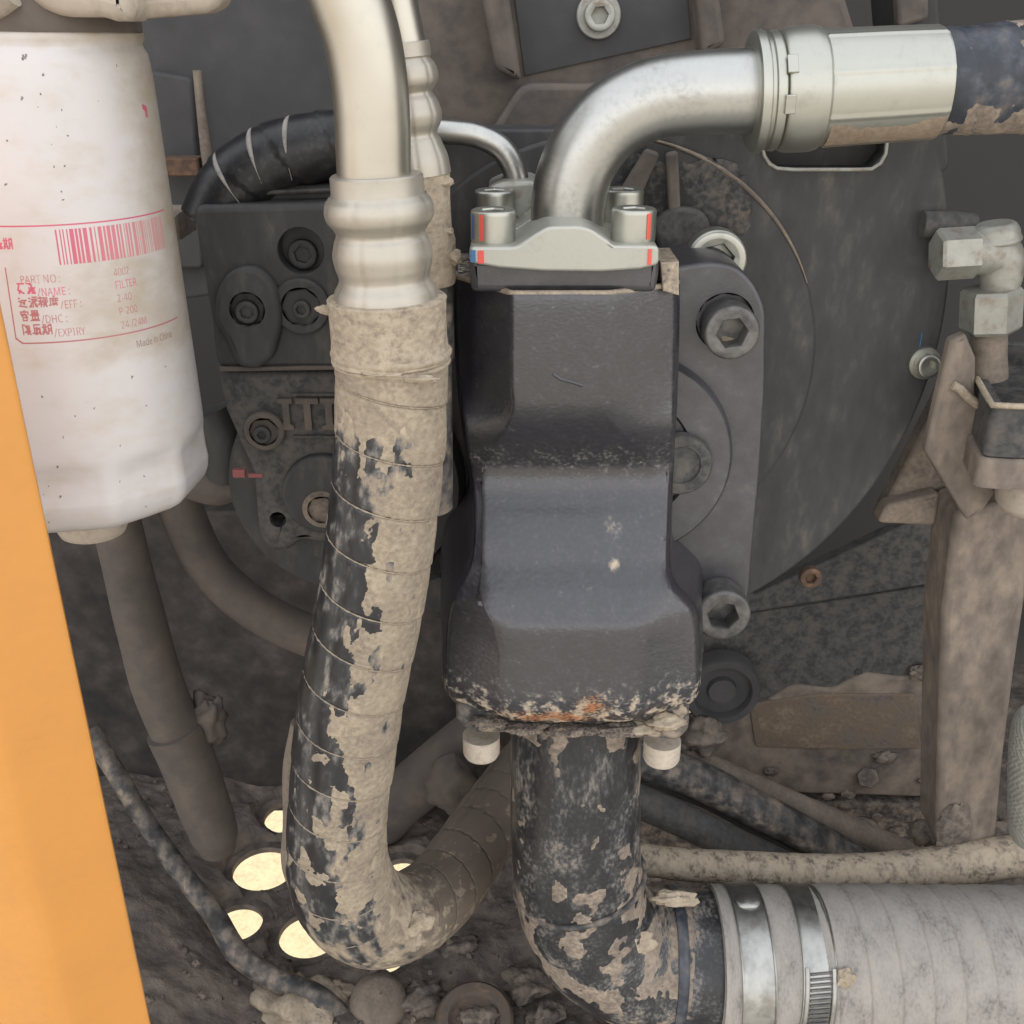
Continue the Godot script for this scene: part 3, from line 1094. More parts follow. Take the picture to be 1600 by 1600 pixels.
func build_back() -> void:
	# engine casting above the big disc
	var t := thing("bell_housing", "brown dusty engine casting with ribs along the top of the bay", "engine casting", P(1000, 130, -0.16))
	slab("upper_panel", [[650, -60], [1305, -60], [1345, 70], [1400, 330], [560, 330], [640, 130]], -0.155, 0.05, 0.004, M.brown_cast, t, 0.01)
	slab("lower_panel", [[815, 131], [1330, 131], [1400, 330], [700, 330], [740, 250]], -0.135, 0.019, 0.003, M.brown_cast, t, 0.006)
	for q in [[[745, -40], [790, -40], [815, 128], [775, 110]], [[1085, -40], [1120, -40], [1135, 70], [1098, 88]]]:
		slab("rib", q, -0.135, 0.02, 0.003, M.brown_cast, t, 0.004)
	slab("recess_wall", [[798, -50], [1070, -50], [1080, 60], [820, 118]], -0.1535, 0.0014, 0.0002, M.dim_wall, t)
	var b := thing("casting_bolt", "dusty socket bolt with a washer at the top middle of the brown casting", "bolt", P(935, 22, -0.1535))
	var sh := Shape.new()
	var p := P(935, 24, -0.1535)
	lathe(sh, p, p + Vector3(0, 0, 0.004), [[0, 0.011], [0.0025, 0.011], [0.003, 0.0105], [0.003, 0.002]], 40)
	part("washer", sh, M.dull_zinc, b)
	sh = Shape.new()
	socket_head(sh, p + Vector3(0, 0, 0.003), Vector3.BACK, 0.0076, 0.008)
	part("bolt_head", sh, M.dull_zinc, b)
	# left of it, dim sheet wall
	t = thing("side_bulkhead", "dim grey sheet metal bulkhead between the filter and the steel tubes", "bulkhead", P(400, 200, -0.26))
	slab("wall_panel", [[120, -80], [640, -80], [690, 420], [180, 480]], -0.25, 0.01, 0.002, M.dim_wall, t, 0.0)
	slab("stiffener", [[232, 110], [300, 122], [318, 420], [250, 420]], -0.242, 0.007, 0.002, M.dim_wall, t, 0.004)
	sh = Shape.new()
	tube(sh, [[308, 110, -0.225, 7], [314, 170, -0.225, 7.5], [324, 250, -0.225, 9], [331, 300, -0.225, 9], [333, 330, -0.23, 9]], 14, 6)
	tag(part("thin_pipe", sh, M.muddy_hose), "thin tan pipe standing upright in the gap right of the filter", "pipe")
	sh = Shape.new()
	box(sh, P(236, 276, -0.22), P(318, 243, -0.235))
	tag(part("yellow_strap", sh, M.rust), "dull yellow brown strap crossing behind the filter and the thin pipe", "strap")
	sh = Shape.new()
	box(sh, P(225, 376, -0.06), P(303, 320, -0.09), 0.002)
	tag(part("mounting_block", sh, M.muddy_hose), "small tan block between the filter and the black valve block", "block")
	# dark post and void behind the top right hose
	t = thing("dark_post", "dark grey upright post behind the black top right hose", "post", P(1445, 250, -0.2))
	slab("post_face", [[1392, -60], [1466, -60], [1486, 262], [1440, 298], [1418, 285]], -0.18, 0.04, 0.003, M.housing_paint, t, 0.004)
	slab("post_web", [[1400, -60], [1452, -60], [1452, 30], [1404, 44]], -0.172, 0.007, 0.002, M.brown_cast, t, 0.003)

func build_housing() -> void:
	var t := thing("flywheel_housing", "large round black housing plate behind the pump casting, streaked with dust", "housing", P(950, 490, -0.09))
	var sh := Shape.new()
	var z := -0.075
	var slot := poly([[1188, 214], [1386, 214], [1384, 240], [1364, 264], [1212, 264], [1192, 240]], z)
	var hc := P(950, 490, z)
	var rim := PackedVector2Array()
	var chord := P(950, 196, z).y
	for q in circle(Vector2(hc.x, hc.y), 527 * S(hc), 140, 1.095):
		if q.y < chord:
			rim.append(q)
	plate(sh, rim, 0.024, 0.0015, front_at(z), [[slot, 0.012, true]])
	var hp := part("plate", sh, M.housing_paint, t)
	# rim of the slot
	sh = Shape.new()
	var pts := PackedVector3Array()
	var rad := PackedFloat32Array()
	for q in [[1190, 225], [1194, 243], [1202, 256], [1214, 263], [1240, 265], [1290, 265], [1340, 265], [1362, 264], [1376, 255], [1384, 240], [1386, 222]]:
		pts.append(P(q[0], q[1], z + 0.0005))
		rad.append(0.0009)
	tube_along(sh, pts, rad, 8)
	part("slot_rim", sh, M.dull_zinc, hp)
	sh = Shape.new()
	box(sh, P(1436, 546, z + 0.0004), P(1440, 519, z - 0.001), 0.0001)
	part("paint_mark", sh, M.blue_mark, hp, "thin blue paint line above the rim screw")
	sh = Shape.new()
	disc(sh, 930, 570, z + 0.0022, 343, 0.0021, 0.0018, [], 120)
	var ip := part("inner_plate", sh, M.housing_paint, t)
	for q in [[1070, 305, 0.024, 0.018, 601], [1000, 290, 0.016, 0.014, 602], [1140, 330, 0.012, 0.014, 608]]:
		sh = Shape.new()
		lump(sh, P(q[0], q[1], z + 0.0015), Vector3(q[2], q[3], 0.0022), q[4], 0.4)
		part("dried_mud", sh, M.crusted, ip)
	# dust lies along the step of the inner plate
	sh = Shape.new()
	var c := P(930, 570, z + 0.0022)
	var r := 342.0 * S(c)
	pts = PackedVector3Array()
	rad = PackedFloat32Array()
	for i in 30:
		var a := deg_to_rad(lerpf(84, 22, i / 29.0))
		pts.append(c + Vector3(cos(a), sin(a), 0) * r)
		rad.append(0.0009 * sin(PI * (i + 0.6) / 30.2) + 0.0002)
	tube_along(sh, pts, rad, 8)
	part("dust_line", sh, M.muddy_hose, ip)
	# ribs on the inner plate
	for q in [[[950, 330], [1010, 232], [1032, 240], [985, 345]], [[1040, 240], [1060, 236], [1064, 330], [1046, 340]]]:
		slab("web", q, z + 0.009, 0.0039, 0.0015, M.brown_cast, t, 0.002)
	slab("pad", [[1020, 345], [1055, 322], [1105, 330], [1120, 400], [1035, 420]], z + 0.0105, 0.0054, 0.002, M.dusty_black, t, 0.006)
	# screws
	var s := thing("rim_screw", "pale socket screw with washer at the right rim of the round housing", "screw", P(1445, 562, z))
	var p := P(1443, 566, z)
	sh = Shape.new()
	lathe(sh, p, p + Vector3(0, 0, 0.003), [[0, 0.0082], [0.0022, 0.0082], [0.0028, 0.0078], [0.0028, 0.002]], 40)
	part("washer", sh, M.zinc, s)
	sh = Shape.new()
	socket_head(sh, p + Vector3(0, 0, 0.0028), Vector3(0.05, 0.05, 1), 0.0058, 0.006)
	part("screw_head", sh, M.zinc, s)
	s = thing("rusty_rim_screw", "small dark rusty screw low on the rim of the round housing", "screw", P(1265, 893, z))
	p = P(1264, 898, z)
	sh = Shape.new()
	socket_head(sh, p, Vector3.BACK, 0.0058, 0.005)
	part("screw_head", sh, M.rust, s)
	s = thing("pale_housing_screw", "large pale socket screw peeking above the mounting flange", "screw", P(1115, 390, z + 0.0105))
	p = P(1114, 400, z + 0.0105)
	sh = Shape.new()
	socket_head(sh, p, Vector3(0, 0.0, 1), 0.0137, 0.012)
	part("screw_head", sh, M.zinc, s)
	# round pump body behind the front hose
	t = thing("pump_barrel", "dark round pump body half hidden behind the taped front hose", "pump", P(540, 790, -0.08))
	sh = Shape.new()
	var a0 := P(540, 762, -0.06)
	var rr := 186.0 * S(a0)
	lathe(sh, a0 - Vector3(0, 0, 0.06), a0 + Vector3(0, 0, 0.012), [[0, 0.001], [0, rr], [0.05, rr], [0.058, rr * 0.985], [0.0615, rr * 0.95], [0.0615, rr * 0.62], [0.072, rr * 0.6], [0.072, 0.0]], 72, NONE, Vector3.DOWN)
	part("barrel", sh, M.housing_paint, t)
	sh = Shape.new()
	lathe(sh, P(690, 930, -0.06), P(690, 930, -0.02), [[0, 0.0], [0, 0.012], [0.022, 0.012], [0.026, 0.009], [0.026, 0.0]], 32)
	part("plug", sh, M.housing_paint, t)

func build_valve_block() -> void:
	var z := -0.035
	var t := thing("valve_block", "black cast valve block with round plugs between the filter and the front hose", "valve block", P(430, 600, -0.06))
	var sh := Shape.new()
	var up_out := rounded(poly([[300, 322], [540, 316], [620, 316], [620, 577], [338, 577], [330, 500], [306, 360]], z), 0.006)
	plate(sh, up_out, 0.05, 0.003, front_at(z), [hole(470, 392, z, 37, 0.010), hole(470, 480, z, 28, 0.002)])
	part("upper_body", sh, M.housing_paint, t)
	sh = Shape.new()
	var low := rounded(poly([[338, 580], [640, 580], [640, 800], [560, 845], [500, 850], [470, 842], [452, 862], [424, 862], [404, 838], [396, 740], [352, 640]], z - 0.002), 0.007)
	plate(sh, low, 0.045, 0.003, front_at(z - 0.002), [hole(434, 812, z - 0.002, 13, 0.012), hole(503, 800, z - 0.002, 26, 0.02)])
	part("lower_body", sh, M.dusty_black, t)
	slab("top_plate", [[318, 318], [336, 296], [600, 286], [600, 314]], z - 0.012, 0.04, 0.002, M.housing_paint, t, 0.003)
	slab("top_strip", [[352, 300], [600, 291], [600, 298], [350, 308]], z - 0.0085, 0.0034, 0.001, M.dusty_black, t)
	slab("seam_lip", [[342, 574], [620, 571], [620, 577], [343, 581]], z + 0.0012, 0.004, 0.0006, M.brown_cast, t)
	# the tongue with the countersunk plug
	sh = Shape.new()
	var boss := PackedVector2Array()
	for p in rounded(poly([[335, 500], [338, 455], [360, 420], [400, 412], [432, 440], [444, 500], [428, 560], [400, 576], [372, 570], [356, 530]], z + 0.003), 0.008):
		boss.append(p)
	plate(sh, boss, 0.0061, 0.0028, front_at(z + 0.006), [hole(386, 484, z + 0.006, 28, 0.005)])
	part("boss", sh, M.housing_paint, t)
	sh = Shape.new()
	disc(sh, 470, 480, z + 0.0028, 45, 0.0027, 0.0012, [hole(470, 480, z + 0.0028, 31, 0.002)])
	part("ring", sh, M.housing_paint, t)
	sh = Shape.new()
	disc(sh, 412, 675, z + 0.002, 32, 0.0038, 0.0014, [hole(412, 675, z + 0.002, 23, 0.002)])
	part("ring", sh, M.brown_cast, t)
	sh = Shape.new()
	disc(sh, 505, 775, z + 0.003, 66, 0.005, 0.002, [hole(503, 797, z + 0.003, 26, 0.02)])
	part("port", sh, M.housing_paint, t)
	sh = Shape.new()
	disc(sh, 503, 797, z + 0.0042, 31, 0.003, 0.0006, [hole(503, 797, z + 0.0042, 23, 0.002)])
	part("port_ring", sh, M.muddy_hose, t)
	for q in [[474, 396, z - 0.0098, 0.0066], [387, 486, z + 0.0012, 0.0052], [472, 482, z + 0.0009, 0.0040], [411, 677, z + 0.0001, 0.0040]]:
		sh = Shape.new()
		var p := P(q[0], q[1], q[2])
		socket_head(sh, p, Vector3.BACK, q[3], 0.0032)
		part("plug", sh, M.housing_paint, t)
	# raised casting letters
	var tm := TextMesh.new()
	var f := SystemFont.new()
	f.font_names = PackedStringArray(["Droid Sans"])
	f.font_weight = 700
	tm.font = f
	tm.text = "ITI"
	tm.font_size = 40
	tm.depth = 0.005
	var p0 := P(481, 646, z - 0.0015)
	tm.pixel_size = 70.0 * S(p0) / 40.0
	var o := MeshInstance3D.new()
	o.name = "casting_letters"
	o.mesh = tm
	o.material_override = M.brown_cast
	t.add_child(o)
	o.position = p0 - t.position
	for q in [[456, 615, 640, 620], [458, 681, 640, 686]]:
		slab("raised_line", [[q[0], q[1]], [q[2], q[1]], [q[2], q[3]], [q[0], q[3]]], z - 0.0005, 0.0016, 0.0005, M.dusty_black, t)
	# painted witness mark
	sh = Shape.new()
	box(sh, P(364, 747, z - 0.001), P(384, 731, z - 0.004), 0.0004)
	box(sh, P(388, 747, z - 0.0014), P(411, 739, z - 0.003), 0.0004)
	part("paint_mark", sh, M.faded_red, t)

func build_right_side() -> void:
	# elbow fitting
	var z := -0.06
	var t := thing("elbow_fitting", "zinc plated hydraulic elbow with hexagon nuts at the right edge", "pipe fitting", P(1540, 450, z))
	var sh := Shape.new()
	hex(sh, P(1462, 398, z), P(1526, 394, z), 40.0 * S(P(1490, 400, z)), PI / 6)
	part("nut", sh, M.dull_zinc, t)
	sh = Shape.new()
	tube(sh, [[1440, 350, z - 0.012, 20], [1480, 352, z - 0.012, 22], [1520, 356, z - 0.012, 22]], 24, 4)
	part("stub", sh, M.dusty_black, t)
	sh = Shape.new()
	tube(sh, [[1518, 394, z, 35], [1545, 393, z, 38], [1562, 402, z, 36], [1564, 425, z, 33], [1560, 460, z, 28]], 28, 6)
	part("elbow_body", sh, M.dull_zinc, t)
	sh = Shape.new()
	turned(sh, [1556, 345, z], [1556, 380, z], soft([[0, 0.001], [3, 26], [12, 34], [22, 36], [34, 36], [35, 0.001]]), 32)
	part("cap", sh, M.dull_zinc, t)
	sh = Shape.new()
	hex(sh, P(1550, 450, z), P(1547, 516, z), 46.0 * S(P(1548, 480, z)), PI / 6)
	part("nut", sh, M.dull_zinc, t)
	sh = Shape.new()
	tube(sh, [[1546, 512, z, 27], [1544, 545, z, 28], [1543, 590, z, 30]], 24, 4)
	part("stem", sh, M.muddy_hose, t)
	# motor mount bracket
	z = -0.045
	t = thing("engine_mount", "mud streaked angular engine mount bracket with black rubber inside at the right edge", "engine mount", P(1530, 760, z))
	sh = Shape.new()
	var o := rounded(poly([[1486, 532], [1510, 522], [1526, 560], [1524, 618], [1552, 640], [1556, 770], [1536, 800], [1512, 814], [1480, 762], [1446, 705]], z), 0.0015)
	plate(sh, o, 0.006, 0.002, front_at(z))
	part("gusset", sh, M.mud_paint, t)
	# open box of the bracket that holds the rubber
	var lev := P(1600, 634, -0.012).y
	var down := lev - P(1600, 762, -0.012).y
	var flat_at := Transform3D(Basis(Vector3.RIGHT, -PI / 2), Vector3(0, lev, 0))
	var outer := PackedVector2Array()
	var inner := PackedVector2Array()
	for q in [[1522, 548], [1528, 592], [1550, 632], [1600, 635], [1700, 633], [1700, 536], [1512, 530]]:
		var w := Q(q[0], q[1], lev)
		outer.append(Vector2(w.x, -w.z))
	if Geometry2D.is_polygon_clockwise(outer):
		outer.reverse()
	inner = rounded(inset(outer, 0.0045), 0.002)
	outer = rounded(outer, 0.004)
	sh = Shape.new()
	plate(sh, outer, down * 0.62, 0.001, flat_at, [[inner, 0.012, true]])
	part("bracket_box", sh, M.dusty_black, t)
	sh = Shape.new()
	plate(sh, inset(outer, -0.0015), down * 0.36, 0.002, Transform3D(flat_at.basis, Vector3(0, lev - down * 0.64, 0)))
	part("lower_band", sh, M.mud_paint, t)
	sh = Shape.new()
	var lip := PackedVector3Array()
	var lw := PackedFloat32Array()
	for q in [[1527, 592], [1532, 601], [1539, 614], [1545, 624], [1551, 633], [1570, 634], [1600, 635], [1660, 635]]:
		lip.append(Q(q[0], q[1], lev + 0.0008))
		lw.append(0.0014)
	tube_along(sh, lip, lw, 8)
	part("dusty_lip", sh, M.tan_mud, t)
	sh = Shape.new()
	turned(sh, [1622, 735, -0.03], [1622, 800, -0.03], [[0, 0.001], [0, 62], [40, 62], [52, 55], [60, 40], [60, 0.001]], 40)
	part("mount_bolt", sh, M.beige, t)
	sh = Shape.new()
	var led := PackedVector3Array()
	var ledw := PackedFloat32Array()
	for q in [[1488, 602], [1500, 608], [1514, 622], [1530, 634], [1548, 640]]:
		led.append(P(q[0], q[1], z + 0.001))
		ledw.append(0.0022)
	tube_along(sh, led, ledw, 8)
	part("mud_ledge", sh, M.tan_mud, t)
	# tan angle behind
	t = thing("angle_bracket", "tan dusty angle bracket tucked under the rim of the round housing", "bracket", P(1440, 760, -0.1))
	slab("web", [[1480, 600], [1500, 600], [1500, 790], [1452, 822], [1370, 816], [1420, 720]], -0.104, 0.012, 0.003, M.muddy_hose, t, 0.004)
	slab("foot", [[1385, 790], [1470, 770], [1462, 822], [1372, 818]], -0.094, 0.0098, 0.002, M.muddy_hose, t, 0.003)
	# muddy upright
	z = -0.07
	t = thing("muddy_upright", "mud coated vertical frame post at the lower right", "post", P(1520, 1310, z))
	slab("post_face", [[1494, 800], [1610, 780], [1604, 935], [1588, 1040], [1570, 1180], [1556, 1325], [1464, 1325], [1468, 1150], [1474, 960]], z, 0.03, 0.004, M.mud_paint, t, 0.006)
	slab("post_edge", [[1560, 930], [1592, 928], [1580, 1080], [1545, 1200], [1530, 1310], [1500, 1312], [1520, 1180]], z - 0.012, 0.03, 0.003, M.dusty_black, t, 0.004)
	for q in [[1490, 1296, 8, 0.010]]:
		sh = Shape.new()
		lump(sh, P(q[0], q[1], z + 0.0005), Vector3(q[3], q[3] * 1.8, 0.003), q[2], 0.3)
		part("mud_crust", sh, M.dirty_mud, t)
	# woven sleeve at the very edge
	sh = Shape.new()
	var rf := func(ang: float, s: float) -> float: return 1.0 + 0.012 * signf(sin(ang * 30.0 + s * 1400.0))
	turned(sh, [1628, 1110, -0.02], [1622, 1310, -0.02], soft([[0, 0.001], [2, 30], [20, 42], [60, 46], [120, 46], [170, 44], [198, 38], [200, 0.001]], 12), 120, rf)
	tag(part("braided_sleeve", sh, M.band_dull), "grey braided sleeve end at the extreme right edge", "sleeve")

func build_lower_right() -> void:
	var z := -0.20
	var t := thing("muddy_frame_plate", "muddy frame plate behind the suction pipe at lower right", "frame plate", P(1280, 1300, z))
	slab("upper_plate", [[1000, 880], [1180, 930], [1500, 780], [1510, 905], [1150, 962], [1000, 990]], z + 0.006, 0.01, 0.002, M.dusty_black, t)
	slab("main_plate", [[1000, 940], [1150, 962], [1520, 905], [1520, 1250], [1440, 1246], [1240, 1240], [1000, 1240]], z, 0.012, 0.002, M.dusty_black, t)
	slab("mud_layer", [[1000, 1110], [1090, 1120], [1150, 1092], [1190, 1100], [1240, 1070], [1300, 1078], [1350, 1052], [1420, 1060], [1490, 1020], [1520, 1040], [1520, 1250], [1440, 1246], [1240, 1240], [1000, 1240]], z + 0.0025, 0.0024, 0.0022, M.mud_wall, t, 0.006)
	slab("step_plate", [[1170, 1100], [1285, 1085], [1430, 1085], [1440, 1170], [1320, 1172], [1180, 1168]], z + 0.004, 0.0038, 0.001, M.brown_mud, t, 0.004)
	slab("lower_plate", [[980, 1256], [1230, 1252], [1450, 1258], [1530, 1262], [1530, 1430], [980, 1430]], z + 0.002, 0.012, 0.002, M.dirty_mud, t)
	var sh := Shape.new()
	hex(sh, P(1356, 1215, z), P(1356, 1215, z + 0.008), 0.008, 0.3)
	part("plate_nut", sh, M.dirty_mud, t)
	for q in [[1250, 1218, 0.004], [1385, 1066, 0.0045], [1342, 1050, 0.003], [1325, 1268, 0.0035]]:
		sh = Shape.new()
		var p := P(q[0], q[1], z + 0.0004)
		lathe(sh, p, p + Vector3(0, 0, 0.002), [[0, q[2]], [0.0006, q[2] * 0.9], [0.0007, 0.0]], 20)
		part("drain_hole", sh, M.dark, t)
	var rng := RandomNumberGenerator.new()
	rng.seed = 21
	for i in 16:
		var x := rng.randf_range(1180, 1470)
		var y := rng.randf_range(1040, 1330)
		sh = Shape.new()
		var s := rng.randf_range(0.002, 0.006)
		lump(sh, P(x, y, z + 0.004), Vector3(s * 1.7, s, s * 0.5), 100 + i, 0.4)
		part("mud_crust", sh, M.dirty_mud if i % 3 else M.mud_wall, t)
	# dark round boss
	t = thing("round_boss", "dark round boss ring right of the pump casting foot", "boss", P(1130, 1065, -0.15))
	sh = Shape.new()
	var c := P(1124, 1066, -0.19)
	lathe(sh, c, c + Vector3(0, 0, 0.03), [[0, 0.001], [0, 0.026], [0.011, 0.026], [0.014, 0.0245], [0.014, 0.020], [0.008, 0.019], [0.008, 0.010], [0.012, 0.009], [0.012, 0.0]], 48)
	part("ring", sh, M.dim_wall, t)
	# three hoses running down to the right
	var g := "dark hoses fanning out right of the suction pipe"
	sh = Shape.new()
	tube(sh, [[960, 1178, -0.15, 29], [1060, 1206, -0.145, 30], [1180, 1264, -0.14, 30], [1290, 1322, -0.135, 29], [1400, 1380, -0.13, 27]], 24, 10)
	tag(part("cable_hose", sh, M.mottled_hose), "thickest mottled black hose fanning out from behind the suction pipe", "hose", g)
	sh = Shape.new()
	tube(sh, [[960, 1150, -0.17, 20], [1070, 1182, -0.168, 20], [1200, 1240, -0.165, 21], [1330, 1300, -0.16, 24], [1450, 1350, -0.15, 22]], 24, 10)
	tag(part("cable_hose", sh, M.muddy_hose), "uppermost mud crusted hose fanning out from behind the suction pipe", "hose", g)
	sh = Shape.new()
	tube(sh, [[960, 1236, -0.13, 26], [1060, 1278, -0.125, 27], [1160, 1326, -0.12, 27], [1260, 1372, -0.115, 26]], 24, 10)
	tag(part("cable_hose", sh, M.dusty_black), "lowest dark hose just above the pale mud coated rod", "hose", g)
	sh = Shape.new()
	tube(sh, [[960, 1212, -0.16, 11], [1070, 1240, -0.155, 11], [1200, 1304, -0.15, 11], [1330, 1362, -0.14, 11]], 16, 10)
	tag(part("cable_hose", sh, M.black_paint), "thinnest black cable squeezed between the fanned out hoses", "hose", g)
	# pale rod
	sh = Shape.new()
	var nz := FastNoiseLite.new()
	nz.seed = 8
	nz.frequency = 90.0
	var rf := func(a: float, s: float) -> float: return 1.0 + 0.05 * nz.get_noise_3d(cos(a) * 0.012, sin(a) * 0.012, s)
	tube(sh, [[970, 1338, -0.07, 24], [1050, 1349, -0.07, 25], [1160, 1356, -0.07, 26], [1300, 1364, -0.068, 29], [1400, 1362, -0.066, 31], [1500, 1350, -0.064, 33], [1640, 1330, -0.06, 32]], 40, 20, rf)
	tag(part("mud_coated_rod", sh, M.speckled_rod), "pale tan mud speckled rod lying above the large clamped hose", "rod")
	# fallen clods
	var lumps := [[1060, 1170, 0.012], [1100, 1150, 0.014], [1090, 1190, 0.009], [1480, 1320, 0.012], [1540, 1318, 0.014], [1440, 1300, 0.010], [1570, 1300, 0.010]]
	for i in lumps.size():
		sh = Shape.new()
		lump(sh, P(lumps[i][0], lumps[i][1], -0.12 if i > 2 else -0.17), Vector3(1, 0.8, 0.9) * lumps[i][2], 60 + i, 0.45)
		var where: String = ["left", "largest", "lowest"][i] + " brown mud clod under the right pump foot bolt" if i < 3 else ["widest", "second widest", "smaller left", "right hand"][i - 3] + " clod piled at the base of the muddy upright"
		tag(part("mud_clod", sh, M.dirty_mud), where, "mud clod", "fallen mud clods")

func build_floor() -> void:
	var y := -0.40
	# belly plate with round drain holes
	var t := thing("belly_plate", "dark muddy bottom plate with round holes showing bright ground below", "plate", Vector3(0, y, -0.15))
	var sh := Shape.new()
	var csg := CSGCombiner3D.new()
	csg.name = "plate"
	var sheet := CSGBox3D.new()
	sheet.name = "sheet"
	sheet.size = Vector3(1.8, 0.005, 0.56)
	sheet.position = Vector3(0, -0.0025, -0.235)
	sheet.material = M.floor_mud
	csg.add_child(sheet)
	for q in [[451, 1276, 38], [412, 1357, 48], [372, 1441, 38], [484, 1460, 48], [628, 1362, 30], [808, 1312, 33], [600, 1494, 34], [737, 1401, 7]]:
		var c := Q(q[0], q[1], y)
		var drill := CSGCylinder3D.new()
		drill.name = "drill"
		drill.operation = CSGShape3D.OPERATION_SUBTRACTION
		drill.radius = q[2] * S(c)
		drill.height = 0.03
		drill.sides = 36
		drill.position = Vector3(c.x, -0.0025, c.z)
		drill.material = M.floor_mud
		csg.add_child(drill, true)
	t.add_child(csg)
	csg.position = Vector3(0, y, 0) - t.position
	# uneven dried mud lying on it
	sh = Shape.new()
	var f := FastNoiseLite.new()
	f.seed = 31
	f.frequency = 14.0
	f.fractal_octaves = 5
	var rows := []
	var keep := []
	var nx := 350
	var nz := 240
	var lo := Vector2(-0.36, -0.42)
	var hi := Vector2(0.34, 0.06)
	var centres := []
	for q in [[451, 1276, 38], [412, 1357, 48], [372, 1441, 38], [484, 1460, 48], [628, 1362, 30], [808, 1312, 33], [600, 1494, 34], [737, 1401, 7]]:
		var c := Q(q[0], q[1], y)
		centres.append(Vector3(c.x, c.z, q[2] * S(c)))
	var hgt := []
	for i in nz + 1:
		var row := PackedVector3Array()
		var hr := PackedFloat32Array()
		for j in nx + 1:
			var x := lerpf(lo.x, hi.x, float(j) / nx)
			var z := lerpf(lo.y, hi.y, float(i) / nz)
			var h := 0.005 + 0.009 * f.get_noise_2d(x, z) + 0.008 * maxf(0.0, f.get_noise_2d(x * 0.4 + 9.0, z * 0.4))
			h += 0.05 * smoothstep(-0.17, -0.30, x) * smoothstep(-0.40, -0.10, z)
			for c in centres:
				var d: float = Vector2(x - c.x, z - c.y).length() - c.z
				h -= 0.05 * smoothstep(0.003, -0.003, d - 0.006)
			hr.append(h)
			row.append(Vector3(x, y + maxf(h, -0.004), z))
		rows.append(row)
		hgt.append(hr)
	for i in nz + 1:
		var kr := []
		for j in nx + 1:
			var a: PackedFloat32Array = hgt[i]
			var b: PackedFloat32Array = hgt[mini(i + 1, nz)]
			var j2 := mini(j + 1, nx)
			kr.append(maxf(maxf(a[j], a[j2]), maxf(b[j], b[j2])) > -0.0035)
		keep.append(kr)
	sh.patch(rows, false, Vector3(0, -1, -0.2), Vector2.ZERO, Vector2.ONE, keep)
	var mud := part("mud", sh, M.floor_mud)
	mud.set_meta("kind", "stuff")
	tag(mud, "dried brown mud covering the belly plate", "mud")
	# loose clods and pebbles
	var rng := RandomNumberGenerator.new()
	rng.seed = 12
	var spots := [[470, 1575, 0.022, "pale broken clod at the bottom edge left of the rounded stone"], [430, 1530, 0.012, "flat clod beside the thin black cable"], [300, 1560, 0.016, "dark crumbled clod at the bottom edge near the orange panel"], [235, 1390, 0.010, "small clod beside the orange panel"], [260, 1470, 0.014, "brown clod halfway down beside the orange panel"], [520, 1555, 0.010, "tan chip of mud between the pale clod and the rounded stone"], [330, 1500, 0.011, "black oily clod under the thin black cable"], [660, 1560, 0.012, "brown clod between the rounded stone and the rusty ring at the bottom edge"], [820, 1540, 0.012, "clod left of the suction elbow bend"], [720, 1480, 0.009, "small clod under the bend of the front hose"], [850, 1590, 0.010, "clod at the bottom edge under the suction elbow"], [585, 1530, 0.008, "small crumb just above the rounded stone"]]
	for i in spots.size():
		var q: Array = spots[i]
		sh = Shape.new()
		var p := Q(q[0], q[1], y + 0.008)
		lump(sh, p, Vector3(q[2] * 1.3, q[2] * 0.55, q[2]), 200 + i, 0.6, rng.randf() * 3.0)
		tag(part("mud_clod", sh, M.tan_mud if i == 0 or i == 5 else M.dirty_mud), q[3], "mud clod", "mud clods on the belly plate")
	var grain := Shape.new()
	lump(grain, Vector3.ZERO, Vector3(1.0, 0.7, 0.9), 500, 0.4)
	var mm := MultiMesh.new()
	mm.transform_format = MultiMesh.TRANSFORM_3D
	mm.mesh = grain.moved(Vector3.ZERO)
	mm.instance_count = 700
	for i in 700:
		var gx := 0.0
		var gz := 0.0
		var again := true
		while again:
			gx = rng.randf_range(-0.30, 0.22)
			gz = rng.randf_range(-0.30, 0.02)
			again = false
			for q in centres:
				if Vector2(gx - q.x, gz - q.y).length() < q.z + 0.010:
					again = true
		var h := 0.005 + 0.009 * f.get_noise_2d(gx, gz) + 0.008 * maxf(0.0, f.get_noise_2d(gx * 0.4 + 9.0, gz * 0.4)) + 0.05 * smoothstep(-0.17, -0.30, gx) * smoothstep(-0.40, -0.10, gz)
		var s := 0.0006 + 0.0026 * pow(rng.randf(), 4.0)
		mm.set_instance_transform(i, Transform3D(Basis.from_euler(Vector3(rng.randf() * 0.5, rng.randf() * TAU, rng.randf() * 0.5)).scaled(Vector3.ONE * s), Vector3(gx, y + h + s * 0.3, gz)))
	var grit := MultiMeshInstance3D.new()
	grit.name = "grit"
	grit.multimesh = mm
	grit.material_override = M.dirty_mud
	add_child(grit)
	grit.set_meta("kind", "stuff")
	tag(grit, "loose brown grit strewn over the dried mud", "grit")
	# round caps at the bottom
	sh = Shape.new()
	var c1 := Q(590, 1572, y + 0.005)
	lathe(sh, c1, c1 + Vector3(0.004, 0.02, 0.006), soft([[0, 0.019], [0.010, 0.018], [0.016, 0.012], [0.018, 0.0005]]), 36, NONE, Vector3.FORWARD)
	tag(part("rounded_stone", sh, M.muddy_hose), "pale grey rounded stone lying in mud at the bottom edge", "stone")
	var t2 := thing("rusty_ring", "rusty round ring at the bottom edge left of the suction elbow", "ring", Q(742, 1600, y))
	sh = Shape.new()
	var c2 := Q(742, 1606, y + 0.006)
